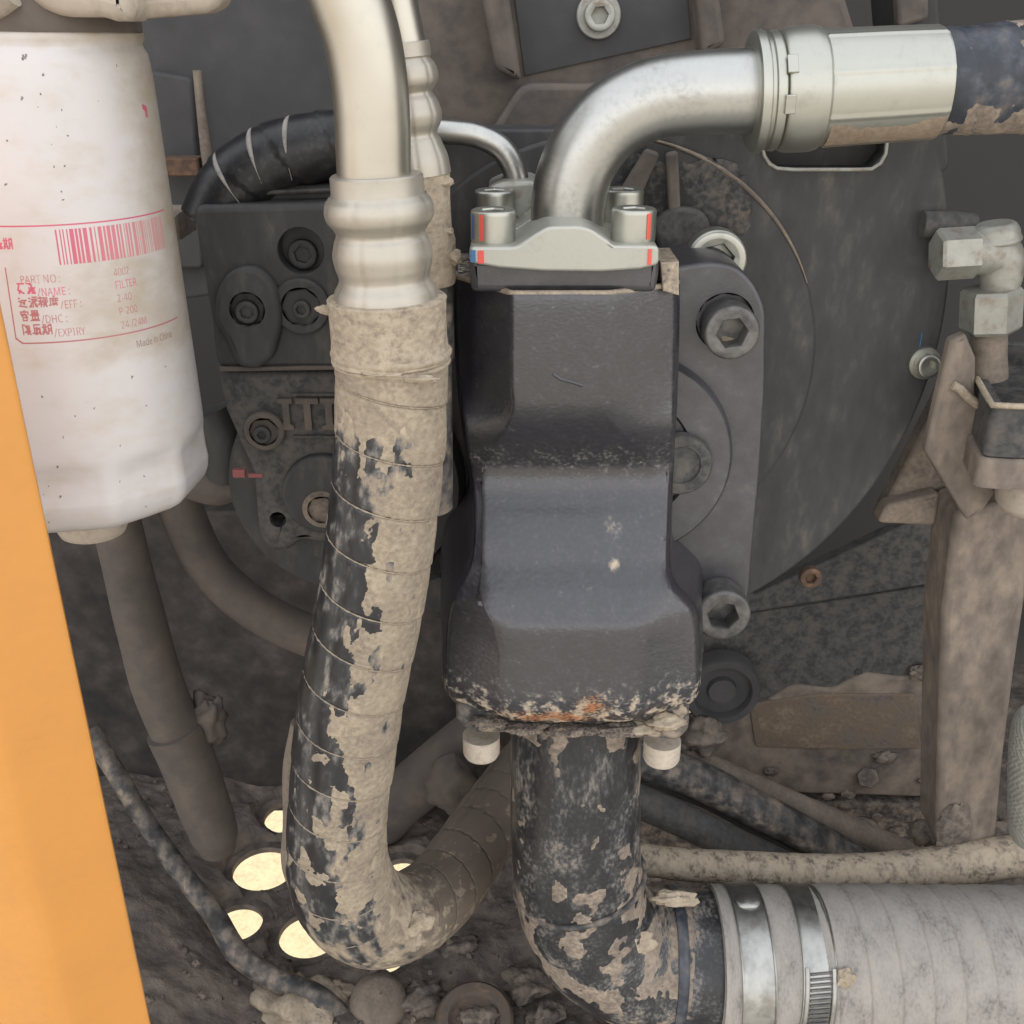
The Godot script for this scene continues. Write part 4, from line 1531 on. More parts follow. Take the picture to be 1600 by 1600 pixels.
	lathe(sh, c2, c2 + Vector3(0, 0.014, 0.004), [[0, 0.001], [0, 0.025], [0.012, 0.025], [0.0145, 0.023], [0.0145, 0.017], [0.010, 0.016], [0.010, 0.0]], 44, NONE, Vector3.FORWARD)
	part("rim", sh, M.dim_rust, t2)
	sh = Shape.new()
	lump(sh, c2 + Vector3(0.002, 0.011, 0), Vector3(0.012, 0.003, 0.010), 77, 0.5)
	part("mud_fill", sh, M.dirty_mud, t2)

func build_left_hoses() -> void:
	var sh := Shape.new()
	tube(sh, [[170, 760, -0.10, 36], [195, 870, -0.10, 37], [222, 980, -0.10, 39], [250, 1080, -0.10, 40], [285, 1160, -0.10, 40]], 32, 10)
	var t := thing("dusty_hose_with_sleeve", "dusty grey hose hanging below the filter with a blunt sleeve end", "hose", P(195, 850, -0.1))
	part("hose", sh, M.dim_hose, t)
	sh = Shape.new()
	tube(sh, [[272, 1140, -0.098, 43], [298, 1200, -0.098, 42], [320, 1262, -0.098, 40], [334, 1300, -0.098, 37], [340, 1325, -0.098, 28], [343, 1338, -0.098, 12]], 32, 8)
	part("sleeve", sh, M.dim_hose, t)
	sh = Shape.new()
	lump(sh, P(325, 1125, -0.105), Vector3(0.010, 0.018, 0.008), 41, 0.4)
	part("mud_lump", sh, M.dim_hose, t)
	sh = Shape.new()
	tube(sh, [[262, 730, -0.12, 34], [288, 810, -0.12, 34], [330, 890, -0.12, 33], [400, 952, -0.12, 33], [480, 992, -0.12, 33], [600, 1020, -0.12, 33]], 32, 12)
	tag(part("curved_hose", sh, M.dim_hose), "dusty grey hose curving below the valve block to the right", "hose")
	sh = Shape.new()
	tube(sh, [[290, 752, -0.09, 26], [340, 762, -0.09, 28], [380, 752, -0.09, 24]], 24, 8)
	tag(part("pipe_stub", sh, M.dim_hose), "short dusty pipe stub beside the lower left of the valve block", "pipe")
	sh = Shape.new()
	tube(sh, [[330, 640, -0.08, 32], [352, 690, -0.08, 32], [352, 740, -0.085, 30]], 24, 8)
	tag(part("bent_pipe", sh, M.housing_paint), "dark bent pipe between the filter bottom and the valve block", "pipe")
	# thin cable over the mud
	sh = Shape.new()
	tube(sh, [[140, 1140, -0.16, 15], [176, 1200, -0.15, 15], [232, 1290, -0.14, 15], [290, 1372, -0.125, 16], [335, 1430, -0.115, 17], [372, 1490, -0.10, 18], [430, 1530, -0.09, 18], [500, 1560, -0.08, 18], [560, 1620, -0.07, 18]], 20, 12)
	tag(part("thin_cable", sh, M.mottled_hose), "thin black muddy cable running down across the mud at lower left", "cable")
	# far dim hose behind the front hose's bend
	sh = Shape.new()
	tube(sh, [[560, 1330, -0.26, 40], [620, 1255, -0.26, 42], [690, 1195, -0.26, 44], [770, 1130, -0.26, 44]], 28, 8)
	tag(part("far_hose", sh, M.dim_hose), "dim brown hose slanting in the gloom left of the suction pipe", "hose")
	sh = Shape.new()
	lump(sh, P(710, 1225, -0.22), Vector3(0.020, 0.024, 0.018), 43, 0.3)
	tag(part("mud_clod", sh, M.dim_hose), "large dim clod clinging to the far brown hose", "mud clod")
	# dark sheet that closes the bay behind the hoses
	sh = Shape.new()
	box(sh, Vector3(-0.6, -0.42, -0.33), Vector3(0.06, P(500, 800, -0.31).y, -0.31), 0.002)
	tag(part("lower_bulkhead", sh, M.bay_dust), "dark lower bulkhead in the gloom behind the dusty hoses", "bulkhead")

func build_pump() -> void:
	var t := thing("pump_casting", "faceted black pump casting standing in the middle, rust along its foot", "pump", P(890, 1120, -0.015))
	# stations down the casting: y, left, right, facet edges, front z, drop to the left and right corner
	var st := [[453, 716, 1054, 800, 952, 0.0135, 0.028, 0.014], [458, 710, 1058, 800, 952, 0.0190, 0.031, 0.016], [466, 708, 1060, 800, 952, 0.0212, 0.034, 0.018], [520, 709, 1060, 800, 952, 0.022, 0.034, 0.018], [600, 712, 1058, 800, 952, 0.022, 0.034, 0.018],
		[640, 715, 1057, 802, 952, 0.0205, 0.028, 0.015], [672, 720, 1056, 790, 965, 0.0145, 0.012, 0.007], [702, 725, 1054, 770, 1000, 0.0045, 0.005, 0.003], [730, 730, 1053, 760, 1020, -0.002, 0.003, 0.003], [760, 734, 1051, 755, 1030, -0.0010, 0.002, 0.002],
		[785, 736, 1050, 755, 1030, 0.0028, 0.002, 0.002], [810, 737, 1049, 755, 1030, 0.0080, 0.002, 0.002], [835, 737, 1048, 755, 1030, 0.0128, 0.002, 0.002], [858, 736, 1047, 755, 1030, 0.0168, 0.002, 0.002], [880, 733, 1047, 755, 1030, 0.0205, 0.003, 0.003], [902, 726, 1048, 755, 1028, 0.0258, 0.004, 0.004], [928, 715, 1056, 756, 1022, 0.0322, 0.007, 0.006],
		[955, 704, 1072, 768, 1012, 0.0375, 0.011, 0.010], [985, 697, 1087, 786, 1004, 0.0415, 0.016, 0.014], [1030, 693, 1091, 800, 996, 0.042, 0.016, 0.014], [1085, 692, 1092, 800, 990, 0.042, 0.016, 0.014], [1108, 693, 1091, 802, 988, 0.0405, 0.016, 0.014], [1122, 698, 1087, 806, 984, 0.037, 0.016, 0.014], [1128, 704, 1081, 810, 980, 0.032, 0.016, 0.014]]
	var rows := []
	var zb := -0.062
	for i in st.size() - 1:
		for k in 8:
			var f := k / 8.0
			var q := []
			for c in 8:
				q.append(cubic_interpolate(st[i][c], st[i + 1][c], st[maxi(i - 1, 0)][c], st[mini(i + 2, st.size() - 1)][c], f))
			rows.append(_station(q, zb))
	rows.append(_station(st[-1], zb))
	var sh := Shape.new()
	sh.patch(rows, false, P(880, 800, -0.03))
	# u runs along the skin from the middle of the front, v down the height
	var high: float = rows[0][0].y
	var low_y: float = rows[-1][0].y
	for i in rows.size():
		var row: PackedVector3Array = rows[i]
		var run := PackedFloat32Array([0.0])
		for j in range(1, row.size()):
			run.append(run[-1] + row[j].distance_to(row[j - 1]))
		for j in row.size():
			sh.uv[i * row.size() + j] = Vector2(0.5 + (run[j] - run[-1] / 2) / 0.34, (high - row[j].y) / (high - low_y))
	for r in [rows[0], rows[-1]]:
		sh.face(r, Vector3.UP if r == rows[0] else Vector3.DOWN)
	part("body", sh, M.pump, t)
	# dark port block under the clamp
	sh = Shape.new()
	var front := rounded(poly([[733, 404], [1030, 404], [1030, 432], [1024, 458], [738, 458], [733, 440]], 0.0165), 0.002)
	plate(sh, front, 0.07, 0.003, front_at(0.0165))
	part("port_block", sh, M.pump_trim, t)
	# casting mark and dust lip on the front
	sh = Shape.new()
	var pts := PackedVector3Array()
	var rad := PackedFloat32Array()
	for q in [[864, 584], [876, 592], [895, 597], [910, 602]]:
		pts.append(P(q[0], q[1], 0.0218))
		rad.append(0.0008)
	tube_along(sh, pts, rad, 8)
	part("casting_mark", sh, M.pump_trim, t)
	# weathered edge along the top
	sh = Shape.new()
	pts = PackedVector3Array()
	rad = PackedFloat32Array()
	var top: PackedVector3Array = rows[9]
	for j in range(6, top.size() - 5):
		pts.append(top[j] + Vector3(0, 0.0002, 0.0002))
		rad.append(0.0012)
	tube_along(sh, pts, rad, 8)
	part("worn_edge", sh, M.worn_edge, t)
	slab("corner_pad", [[1032, 410], [1061, 409], [1061, 462], [1036, 455]], 0.010, 0.03, 0.0005, M.worn_edge, t)
	# crust of mud on the foot
	var crust := [[765, 1128, 0.008, 0.0016], [820, 1136, 0.010, 0.0018], [900, 1140, 0.014, 0.0018], [975, 1140, 0.012, 0.0022], [1040, 1128, 0.008, 0.0032], [1058, 1106, 0.005, 0.0045], [1008, 1138, 0.008, 0.0024]]
	for i in crust.size():
		sh = Shape.new()
		var c: Array = crust[i]
		lump(sh, P(c[0], c[1], 0.0300 if i != 5 else 0.022), Vector3(c[2], c[3], 0.005), 300 + i, 0.5)
		part("mud_crust", sh, M.tan_mud if i in [4, 5, 6] else M.crust, t)
	# mounting flange with two big socket bolts
	var z := -0.02
	var fl := thing("mounting_flange", "black cast mounting flange with two large socket bolts right of the pump casting", "flange", P(1125, 900, -0.04))
	sh = Shape.new()
	var o := poly([[1000, 430], [1075, 414], [1110, 408], [1150, 414], [1178, 440], [1197, 480], [1196, 600], [1188, 730], [1176, 860], [1170, 935], [1152, 968], [1118, 980], [1086, 962], [1070, 920], [1000, 900]], z)
	o = rounded(o, 0.006)
	plate(sh, o, 0.042, 0.002, front_at(z), [hole(1133, 503, z, 46, 0.003, 36)])
	part("flange_plate", sh, M.pump_trim, fl)
	# raised round boss in the middle of the flange
	sh = Shape.new()
	var c := P(975, 712, z)
	lathe(sh, c - Vector3(0, 0, 0.004), c + Vector3(0, 0, 0.01), [[0, 170 * S(c)], [0.0085, 166 * S(c)], [0.0105, 161 * S(c)], [0.0105, 104 * S(c)], [0.0085, 100 * S(c)], [0.0085, 0.0]], 96, NONE, Vector3.DOWN)
	part("round_boss", sh, M.pump_trim, fl)
	sh = Shape.new()
	c = P(1062, 722, z + 0.006)
	lathe(sh, c, c + Vector3(0, 0, 0.012), [[0, 0.0145], [0.0035, 0.0143], [0.0045, 0.0135], [0.0045, 0.009], [0.003, 0.0085], [0.003, 0.0]], 48)
	part("shaft_cap", sh, M.dusty_black, fl)
	var bolts := []
	for q in [[1134, 506, 0.003], [1121, 938, -0.0002]]:
		sh = Shape.new()
		socket_head(sh, P(q[0], q[1], z - q[2]), Vector3(0.0, 0.0, 1.0), 42.5 * S(P(q[0], q[1], z)), 0.016)
		bolts.append(part("socket_bolt", sh, M.dark_steel, fl))
	# dried mud in the lower socket
	sh = Shape.new()
	lump(sh, P(1120, 944, z + 0.001), Vector3(0.006, 0.004, 0.002), 61, 0.3)
	part("mud_plug", sh, M.tan_mud, bolts[1])
	sh = Shape.new()
	lump(sh, P(1136, 530, z + 0.002), Vector3(0.0045, 0.002, 0.0015), 62, 0.3)
	part("mud_plug", sh, M.tan_mud, bolts[0])

func _station(q: Array, zb: float) -> PackedVector3Array:
	var y := P(880, q[0], q[5]).y
	var zl: float = q[5] - q[6]
	var zr: float = q[5] - q[7]
	var pl := [[q[1], zb], [q[1], zl - 0.0045], [q[1] + 6.0, zl + 0.0005], [q[3], q[5]], [q[4], q[5]], [q[2] - 6.0, zr + 0.0005], [q[2], zr - 0.0045], [q[2], zb]]
	var flat := PackedVector2Array()
	for p in pl:
		flat.append(Vector2(P(p[0], q[0], p[1]).x, p[1]))
	# round the corners
	var out := PackedVector3Array()
	for i in flat.size():
		if i == 0 or i == flat.size() - 1:
			out.append(Vector3(flat[i].x, y, flat[i].y))
			continue
		var a := flat[i - 1] - flat[i]
		var b := flat[i + 1] - flat[i]
		var k := minf(lerpf(0.0018, 0.006, smoothstep(880.0, 960.0, q[0])), minf(a.length(), b.length()) * 0.45)
		var s := flat[i] + a.normalized() * k
		var e := flat[i] + b.normalized() * k
		for j in 5:
			var f := j / 4.0
			var p := s.lerp(flat[i], f).lerp(flat[i].lerp(e, f), f)
			out.append(Vector3(p.x, y, p.y))
		if i < flat.size() - 2:
			var e2 := flat[i + 1]
			for j in range(1, 5):
				var m := e.lerp(e2, j / 5.0)
				out.append(Vector3(m.x, y, m.y))
	return out

func build_filter() -> void:
	var z := 0.03
	var a := P(30, 44, z)
	var b := P(139, 768, z)
	var t := thing("oil_filter", "white spin on oil filter with red printed label at the left", "oil filter", b)
	var l := a.distance_to(b)
	var ra := 190.0 * S(a)
	var rb := 188.0 * S(b)
	var prof := []
	var pts := [[0.0, 0.90], [0.002, 0.955], [0.008, 0.975], [0.018, 0.975], [0.026, 0.955], [0.034, 0.965], [0.045, 0.992], [0.06, 1.0]]
	for p in pts:
		prof.append([p[0] * l, p[1] * ra])
	for i in 41:
		var f := lerpf(0.1, 0.90, i / 40.0)
		prof.append([f * l, lerpf(ra, rb, f)])
	for p in [[0.93, 0.998], [0.95, 0.99], [0.97, 0.965], [0.985, 0.925], [0.996, 0.86], [1.003, 0.78], [1.008, 0.6], [1.008, 0.0]]:
		prof.append([p[0] * l, p[1] * rb])
	var rf := func(ang: float, s: float) -> float:
		var k := smoothstep(0.836, 0.848, s / l) * smoothstep(1.02, 0.985, s / l)
		var w := TAU / 10.0
		var d := absf(fposmod(ang + 0.16, w) - w / 2)
		var flat := minf(1.0, cos(w * 0.46) / cos(d))
		flat = lerpf(flat, 1.0, smoothstep(w * 0.36, w * 0.47, d))
		return lerpf(1.0, flat * 0.985, k)
	var fine := []
	for i in prof.size() - 1:
		var k := 1 if prof[i + 1][0] - prof[i][0] < 0.004 else 5
		for j in k:
			fine.append([lerpf(prof[i][0], prof[i + 1][0], float(j) / k), lerpf(prof[i][1], prof[i + 1][1], float(j) / k)])
	fine.append(prof[-1])
	var sh := Shape.new()
	var axis := (b - a).normalized()
	var nn := away(axis, a)
	var rows := []
	for q in fine:
		rows.append(ring_at(a + axis * q[0], nn, axis.cross(nn), maxf(q[1], 1e-5), 176, rf, q[0]))
	sh.patch(rows, true, a.lerp(b, 0.5), Vector2(0, 0), Vector2(1, 1))
	# v follows the length of the can
	for i in rows.size():
		for j in 177:
			sh.uv[i * 177 + j].y = fine[i][0] / (l * 1.008)
	part("can", sh, M.filter, t)
	sh = Shape.new()
	var hub := P(136, 764, z)
	lathe(sh, hub, hub + axis * 0.05, [[0, 0.0], [0, 54 * S(hub)], [0.0165, 54 * S(hub)], [0.019, 50 * S(hub)], [0.0198, 44 * S(hub)], [0.0198, 0.0]], 40)
	part("drain_boss", sh, M.beige_light, t)
	# filter head above it
	t = thing("filter_head", "dusty beige cast filter head above the white filter", "filter head", P(60, 30, z))
	sh = Shape.new()
	lathe(sh, a - axis * 0.03, a + axis * 0.001, [[0, 0.0], [0, 0.036], [0.022, 0.0400], [0.026, 0.041], [0.0305, 0.041], [0.0305, 0.02]], 64)
	part("seat", sh, M.brown_cast, t)
	sh = Shape.new()
	var o := rounded(poly([[186, -60], [350, -60], [343, 6], [322, 20], [212, 29], [204, 24], [188, -4]], z + 0.022), 0.003)
	plate(sh, o, 0.016, 0.004, front_at(z + 0.022))
	part("port_boss", sh, M.beige, t)
	sh = Shape.new()
	o = rounded(poly([[-60, -80], [200, -80], [208, 16], [200, 33], [176, 34], [158, 27], [100, 27], [70, 20], [44, 6], [20, -16], [-60, -16]], z + 0.036), 0.004)
	plate(sh, o, 0.02, 0.005, front_at(z + 0.036))
	part("web", sh, M.beige, t)
	sh = Shape.new()
	tube(sh, [[-60, 10, z + 0.04, 30], [-20, 0, z + 0.04, 31], [10, -20, z + 0.04, 31]], 32, 6)
	part("inlet", sh, M.beige, t)

func build_pipes() -> void:
	# large steel elbow to the top right
	var z := -0.014
	var t := thing("delivery_hose", "satin steel elbow pipe rising from the pump and crimped to the top right hose", "hydraulic hose", P(887, 360, z))
	var sh := Shape.new()
	tube(sh, [[885, 400, z, 57], [886, 350, z, 57], [891, 295, z, 58], [913, 238, z, 59], [955, 188, z, 60], [1012, 158, z, 61], [1085, 146, z, 62], [1150, 143, z, 63], [1205, 141, z, 63]], 64, 10)
	part("steel_tube", sh, M.steel, t)
	var c0 := [1172, 145, z]
	var c1 := [1472, 128, z]
	sh = Shape.new()
	turned(sh, c0, c1, [[0, 60], [0, 86], [3, 90], [14, 91], [18, 88], [19, 84], [24, 84], [26, 88], [36, 89], [40, 86], [41, 80], [44, 80]], 64)
	part("collar", sh, M.zinc, t)
	sh = Shape.new()
	turned(sh, c0, c1, soft([[40, 80], [44, 88], [56, 92], [74, 93], [92, 93], [104, 90], [109, 86]], 4), 64)
	var bead := part("crimp_bead", sh, M.zinc, t)
	sh = Shape.new()
	var rf := func(ang: float, _s: float) -> float:
		var w := TAU / 8.0
		var d := absf(fposmod(ang + 0.25, w) - w / 2)
		return 1.0 - 0.004 * cos(d / w * PI) + (0.016 if d > w * 0.462 else 0.0)
	turned(sh, c0, c1, [[106, 60], [106, 84], [110, 87], [200, 86], [286, 84], [292, 81], [293, 70]], 160, rf)
	var sleeve := part("crimp_sleeve", sh, M.zinc, t)
	# brown mud dried on the underside of the crimp
	var film := FastNoiseLite.new()
	film.seed = 14
	film.frequency = 1.6
	var mudf := func(ang: float, s: float) -> float:
		var side := cos(ang - PI * 1.42)
		var q := side - 0.74 + 0.12 * film.get_noise_3d(cos(ang) * 1.5, sin(ang) * 1.5, s * 55.0)
		return 0.972 + 0.037 * smoothstep(-0.10, 0.20, q)
	sh = Shape.new()
	var mp := []
	for i in 40:
		mp.append([112.0 + i * 4.5, lerpf(87.2, 84.2, i / 39.0)])
	turned(sh, c0, c1, mp, 120, mudf)
	part("mud_film", sh, M.rusty_mud, sleeve)
	for ang in [0.22, -0.42]:
		sh = Shape.new()
		box(sh, Vector3(-0.002, -0.0035, -0.0006), Vector3(0.002, 0.0035, 0.0008), 0.0003)
		var p := P(1238, 141, z)
		var dirv := (-(p - eye).normalized()).rotated(Vector3.RIGHT, ang)
		var w := Shape.new()
		var bz := dirv
		var bx := (P(1260, 140, z) - p).normalized()
		var by := bz.cross(bx).normalized()
		var tr := Transform3D(Basis(bx, by, bz), p + dirv * 92.0 * S(p))
		for i in sh.v.size():
			w.v.append(tr * sh.v[i])
			w.n.append(tr.basis * sh.n[i])
			w.uv.append(sh.uv[i])
		w.ix = sh.ix
		part("crimp_tab", w, M.zinc, bead)
	sh = Shape.new()
	var wrap := func(ang: float, s: float) -> float: return 1.0 + 0.02 * smoothstep(0.86, 1.0, fposmod(s / 0.022 - ang / TAU, 1.0))
	tube(sh, [[1452, 128, z, 78], [1500, 127, z, 79], [1560, 123, z, 82], [1640, 118, z, 84], [1720, 112, z, 84], [2000, 96, z, 84], [2400, 80, z, 84]], 72, 16, wrap)
	var rubber := part("hose", sh, M.blue_black, t)
	var smear := func(ang: float, s: float) -> float:
		var q := -0.30 + 0.55 * smoothstep(0.1, 0.9, -sin(ang)) + 0.42 * smoothstep(0.020, 0.034, s) + 0.55 * film.get_noise_3d(cos(ang) * 0.9, sin(ang) * 0.9, s * 60.0)
		return float(wrap.call(ang, s)) * (0.988 + 0.016 * smoothstep(-0.2, 0.25, q))
	sh = Shape.new()
	tube(sh, [[1452, 128, z, 78], [1500, 127, z, 79], [1560, 123, z, 82], [1640, 118, z, 84], [1720, 112, z, 84], [2000, 96, z, 84], [2400, 80, z, 84]], 128, 30, smear)
	part("dried_mud", sh, M.grey_film, rubber)
	# small steel elbow behind, with its taped black hose
	z = -0.055
	t = thing("pilot_hose", "small bright steel elbow behind the tubes leading into a black taped hose", "hydraulic hose", P(808, 300, z))
	sh = Shape.new()
	tube(sh, [[812, 330, z, 19], [810, 300, z, 19], [803, 265, z, 19], [783, 232, z, 19], [748, 213, z, 19], [700, 206, z, 19], [600, 208, z, 19]], 40, 10)
	part("steel_tube", sh, M.steel, t)
	sh = Shape.new()
	var wrap2 := func(ang: float, s: float) -> float: return 1.0 + 0.05 * fposmod(s / 0.022 - ang / TAU, 1.0)
	tube(sh, [[640, 208, z, 44], [540, 222, z, 48], [470, 235, z, 52], [410, 258, z, 54], [360, 300, z, 54], [335, 350, z, 52]], 48, 14, wrap2)
	part("hose", sh, M.rubber, t)
	for q in [30, 41, 52]:
		var tt := (last_pts[q + 1] - last_pts[q - 1]).normalized()
		var nn := away(tt, last_pts[q])
		var bb := tt.cross(nn)
		var arc := PackedVector3Array()
		var aw := PackedFloat32Array()
		for i in 18:
			var f := i / 17.0
			var an := lerpf(PI * 0.55, PI * 1.25, f) if bb.y > 0 else lerpf(PI * 1.45, PI * 0.75, f)
			arc.append(last_pts[q] + (nn * cos(an) + bb * sin(an)) * last_rad[q] * 1.022 + tt * (f - 0.5) * 0.006)
			aw.append(0.0002 + 0.0013 * sin(PI * minf(f * 1.5, 1.0)) * (1.0 - f * 0.6))
		sh = Shape.new()
		tube_along(sh, arc, aw, 8)
		part("tape_edge", sh, M.tape_edge, t)
	var f := thing("pilot_clamp", "small grey flange clamp holding the little steel elbow", "clamp", P(800, 330, z))
	sh = Shape.new()
	var o := rounded(poly([[762, 294], [784, 284], [832, 282], [850, 294], [850, 345], [762, 345]], z + 0.012), 0.002)
	plate(sh, o, 0.03, 0.002, front_at(z + 0.012))
	part("clamp_half", sh, M.dull_zinc, f)
	sh = Shape.new()
	box(sh, P(772, 330, z + 0.0145), P(805, 306, z + 0.0121), 0.0008)
	part("pad", sh, M.dusty_black, f)
	# split flange clamp with four screws
	z = -0.014
	var fc := thing("flange_clamp", "pale split flange clamp with socket screws bolted on top of the pump", "flange clamp", P(882, 420, z))
	var front_half: MeshInstance3D
	var screws := []
	for k in 2:
		var zf := 0.0225 if k == 0 else -0.0165
		sh = Shape.new()
		var up_y := 0.0
		var line := [[733, 386], [806, 386], [838, 364], [856, 354], [905, 353], [924, 358], [950, 376], [958, 384], [1030, 384], [1030, 414], [1000, 421], [940, 425], [850, 424], [780, 419], [733, 411]]
		var oo := poly(line, 0.0225)
		o = rounded(oo, 0.0022)
		plate(sh, o, 0.037, 0.0011, front_at(zf))
		var half := part("clamp_half", sh, M.flange, fc)
		if k == 0:
			front_half = half
		for q in [[770, 388], [994, 386]]:
			sh = Shape.new()
			var base := P(q[0], q[1], 0.0225)
			base.z = 0.0095 if k == 0 else -0.036
			base.y -= 0.0003
			socket_head(sh, base, Vector3.UP, 34.0 * S(P(q[0], q[1], 0.0)), 51.0 * S(base) / cos(deg_to_rad(9.0)), 0.02)
			var sc := part("socket_screw", sh, M.zinc, fc)
			if k == 0:
				screws.append(sc)
	# torque marks
	for q in [[747, 756, 391, 412, M.red_mark], [735, 743, 390, 410, M.blue_mark], [1012, 1018, 388, 414, M.red_mark]]:
		sh = Shape.new()
		box(sh, P(q[0], q[3], 0.0232), P(q[1], q[2], 0.0215), 0.0001)
		part("paint_mark", sh, q[4], front_half)
	for q in [[752, M.red_mark], [738, M.blue_mark], [1014, M.red_mark]]:
		sh = Shape.new()
		var left: bool = q[0] < 900
		var base := P(770 if left else 994, 388 if left else 386, 0.0225)
		base.z = 0.0095
		var r := 34.0 * S(P(880, 388, 0.0)) * 1.005
		var dx: float = P(q[0], 388, 0.02).x - base.x
		var a0 := asin(clampf(dx / r, -0.98, 0.98))
		var rws := []
		for i in 2:
			var row := PackedVector3Array()
			for j in 6:
				var an := a0 + (j - 2.5) * 0.045
				row.append(base + Vector3(sin(an) * r, 0.0018 + i * 0.0098, cos(an) * r))
			rws.append(row)
		sh.patch(rws, false, base)
		part("paint_mark", sh, q[1], screws[0 if left else 1])

func build_suction() -> void:
	var z := -0.012
	var t := thing("suction_pipe", "black mud stained suction elbow bolted under the pump casting", "pipe", P(900, 1150, z))
	var sh := Shape.new()
	var o := rounded(poly([[712, 1100], [1078, 1100], [1078, 1140], [1060, 1160], [1000, 1154], [800, 1148], [738, 1148], [712, 1130]], 0.026), 0.003)
	plate(sh, o, 0.078, 0.003, front_at(0.026))
	part("foot_flange", sh, M.mottled_hose, t)
	sh = Shape.new()
	var ctrl := [[899, 1050, z, 101], [899, 1200, z, 101], [899, 1290, z, 101], [903, 1365, z, 100], [915, 1420, z, 101], [946, 1468, z, 103], [998, 1494, z, 105], [1060, 1500, z, 107], [1130, 1502, z, 108]]
	tube(sh, ctrl, 80, 14)
	part("elbow", sh, M.elbow, t)
	var ef := FastNoiseLite.new()
	ef.seed = 37
	ef.frequency = 1.0
	ef.fractal_octaves = 4
	var film := func(ang: float, s: float) -> float:
		var q := -0.36 + 0.14 * smoothstep(0.6, 1.0, sin(ang)) + 0.28 * smoothstep(0.09, 0.14, s) + 0.20 * smoothstep(0.035, 0.02, s) + 1.0 * ef.get_noise_3d(cos(ang) * 1.7, sin(ang) * 1.7, s * 40.0)
		return 0.985 + 0.022 * smoothstep(-0.08, 0.10, q)
	sh = Shape.new()
	tube(sh, ctrl.slice(0, 8), 128, 40, film)
	part("mud_film", sh, M.grey_film, t)
	# weld seam round the bend
	sh = Shape.new()
	var c := P(905, 1372, z)
	var r := 101.5 * S(c)
	var pts := PackedVector3Array()
	var rad := PackedFloat32Array()
	var tilt := Basis(Vector3(0, 0, 1), 0.20)
	var nz := FastNoiseLite.new()
	nz.frequency = 0.35
	for i in 61:
		var an := TAU * i / 60
		pts.append(c + tilt * Vector3(cos(an) * r, 0, sin(an) * r))
		rad.append(0.0016 + 0.0007 * nz.get_noise_1d(i * 3.0))
	tube_along(sh, pts, rad, 10)
	part("weld_seam", sh, M.mottled_hose, t)
	sh = Shape.new()
	turned(sh, [1040, 1498, z], [1140, 1502, z], [[0, 100], [2, 110], [10, 112], [16, 110], [20, 104], [70, 104], [72, 100]], 64)
	part("bead", sh, M.blue_black, t)
	for q in [[985, 1478, 0.012, 0.009, 71], [950, 1400, 0.004, 0.004, 72], [1055, 1405, 0.012, 0.004, 73], [940, 1500, 0.007, 0.005, 74]]:
		sh = Shape.new()
		var p := P(q[0], q[1], z)
		var d := (eye - p).normalized()
		var off := 100.0 * S(p) if q[4] != 73 else 0.014
		lump(sh, p + d * (off - 0.0022), Vector3(q[2], q[3], 0.004), q[4], 0.55)
		part("mud_patch", sh, M.tan_mud, t)
	for q in [[752, 1148], [1035, 1156]]:
		sh = Shape.new()
		var p := P(q[0], q[1], 0.010)
		lathe(sh, p, p - Vector3(0, 0.03, 0), [[0, 0.0], [0, 29 * S(p)], [0.0095, 29 * S(p)], [0.0115, 26 * S(p)], [0.012, 20 * S(p)], [0.012, 0.0]], 36)
		part("foot_bolt", sh, M.beige_light, t)
	# thick hose to the right
	z = -0.010
	var h := thing("suction_hose", "thick grey dust covered suction hose at the bottom right", "hose", P(1350, 1500, z))
	sh = Shape.new()
	var rf := func(a: float, s: float) -> float: return 1.0 + 0.016 * fposmod(s / 0.0165 - a / TAU, 1.0) * smoothstep(0.048, 0.06, s) - 0.012 * smoothstep(0.10, 0.0, fposmod(s / 0.0165 - a / TAU, 1.0)) * smoothstep(0.048, 0.06, s)
	tube(sh, [[1112, 1503, z, 116], [1160, 1504, z, 117], [1240, 1505, z, 117], [1330, 1506, z, 118], [1440, 1508, z, 119], [1560, 1510, z, 120], [1720, 1514, z, 121], [1900, 1518, z, 121], [2080, 1522, z, 121]], 96, 70, rf)
	var body := part("hose", sh, M.dust_hose, h)
	var turns := wound(last_pts, last_rad, func(s: float) -> float: return s / 0.0165 * TAU + 0.1, 1.004, 0.056, 0.27)
	var tw := PackedFloat32Array()
	for i in turns.size():
		tw.append(0.0004)
	sh = Shape.new()
	tube_along(sh, turns, tw, 6)
	part("tape_seam", sh, M.seam, body)
	# two worm drive clamps
	for k in 2:
		var x0: float = [1124.0, 1200.0][k]
		var tiltx: float = [14.0, 22.0][k]
		var cl := thing("hose_clamp", ["plain steel band clamp nearest the elbow on the thick hose", "steel worm drive clamp with slotted band, right one on the thick hose"][k], "hose clamp", P(x0 + 20, 1505, z), "steel clamps on the suction hose")
		sh = Shape.new()
		var ca := P(x0 + tiltx - 4, 1505, z)
		var cb := P(x0 + tiltx + 48, 1503, z)
		var ax := (cb - ca).normalized().rotated(Vector3(0, 0, 1), 0.0).rotated(Vector3(0, 1, 0), 0.0)
		ax = (ax + Vector3(0, -0.05 - 0.07 * k, -0.02)).normalized()
		var rr := 119.5 * S(ca)
		var wl := 50.0 * S(ca)
		lathe(sh, ca, ca + ax * wl, [[0, rr - 0.002], [0, rr + 0.0006], [0.0008, rr + 0.001], [wl * 0.06, rr + 0.0002], [wl * 0.94, rr + 0.0002], [wl - 0.0008, rr + 0.001], [wl, rr + 0.0006], [wl, rr - 0.002]], 96, NONE, Vector3.DOWN)
		var band := part("band", sh, M.band_steel, cl)
		var cc := ca + ax * wl * 0.5
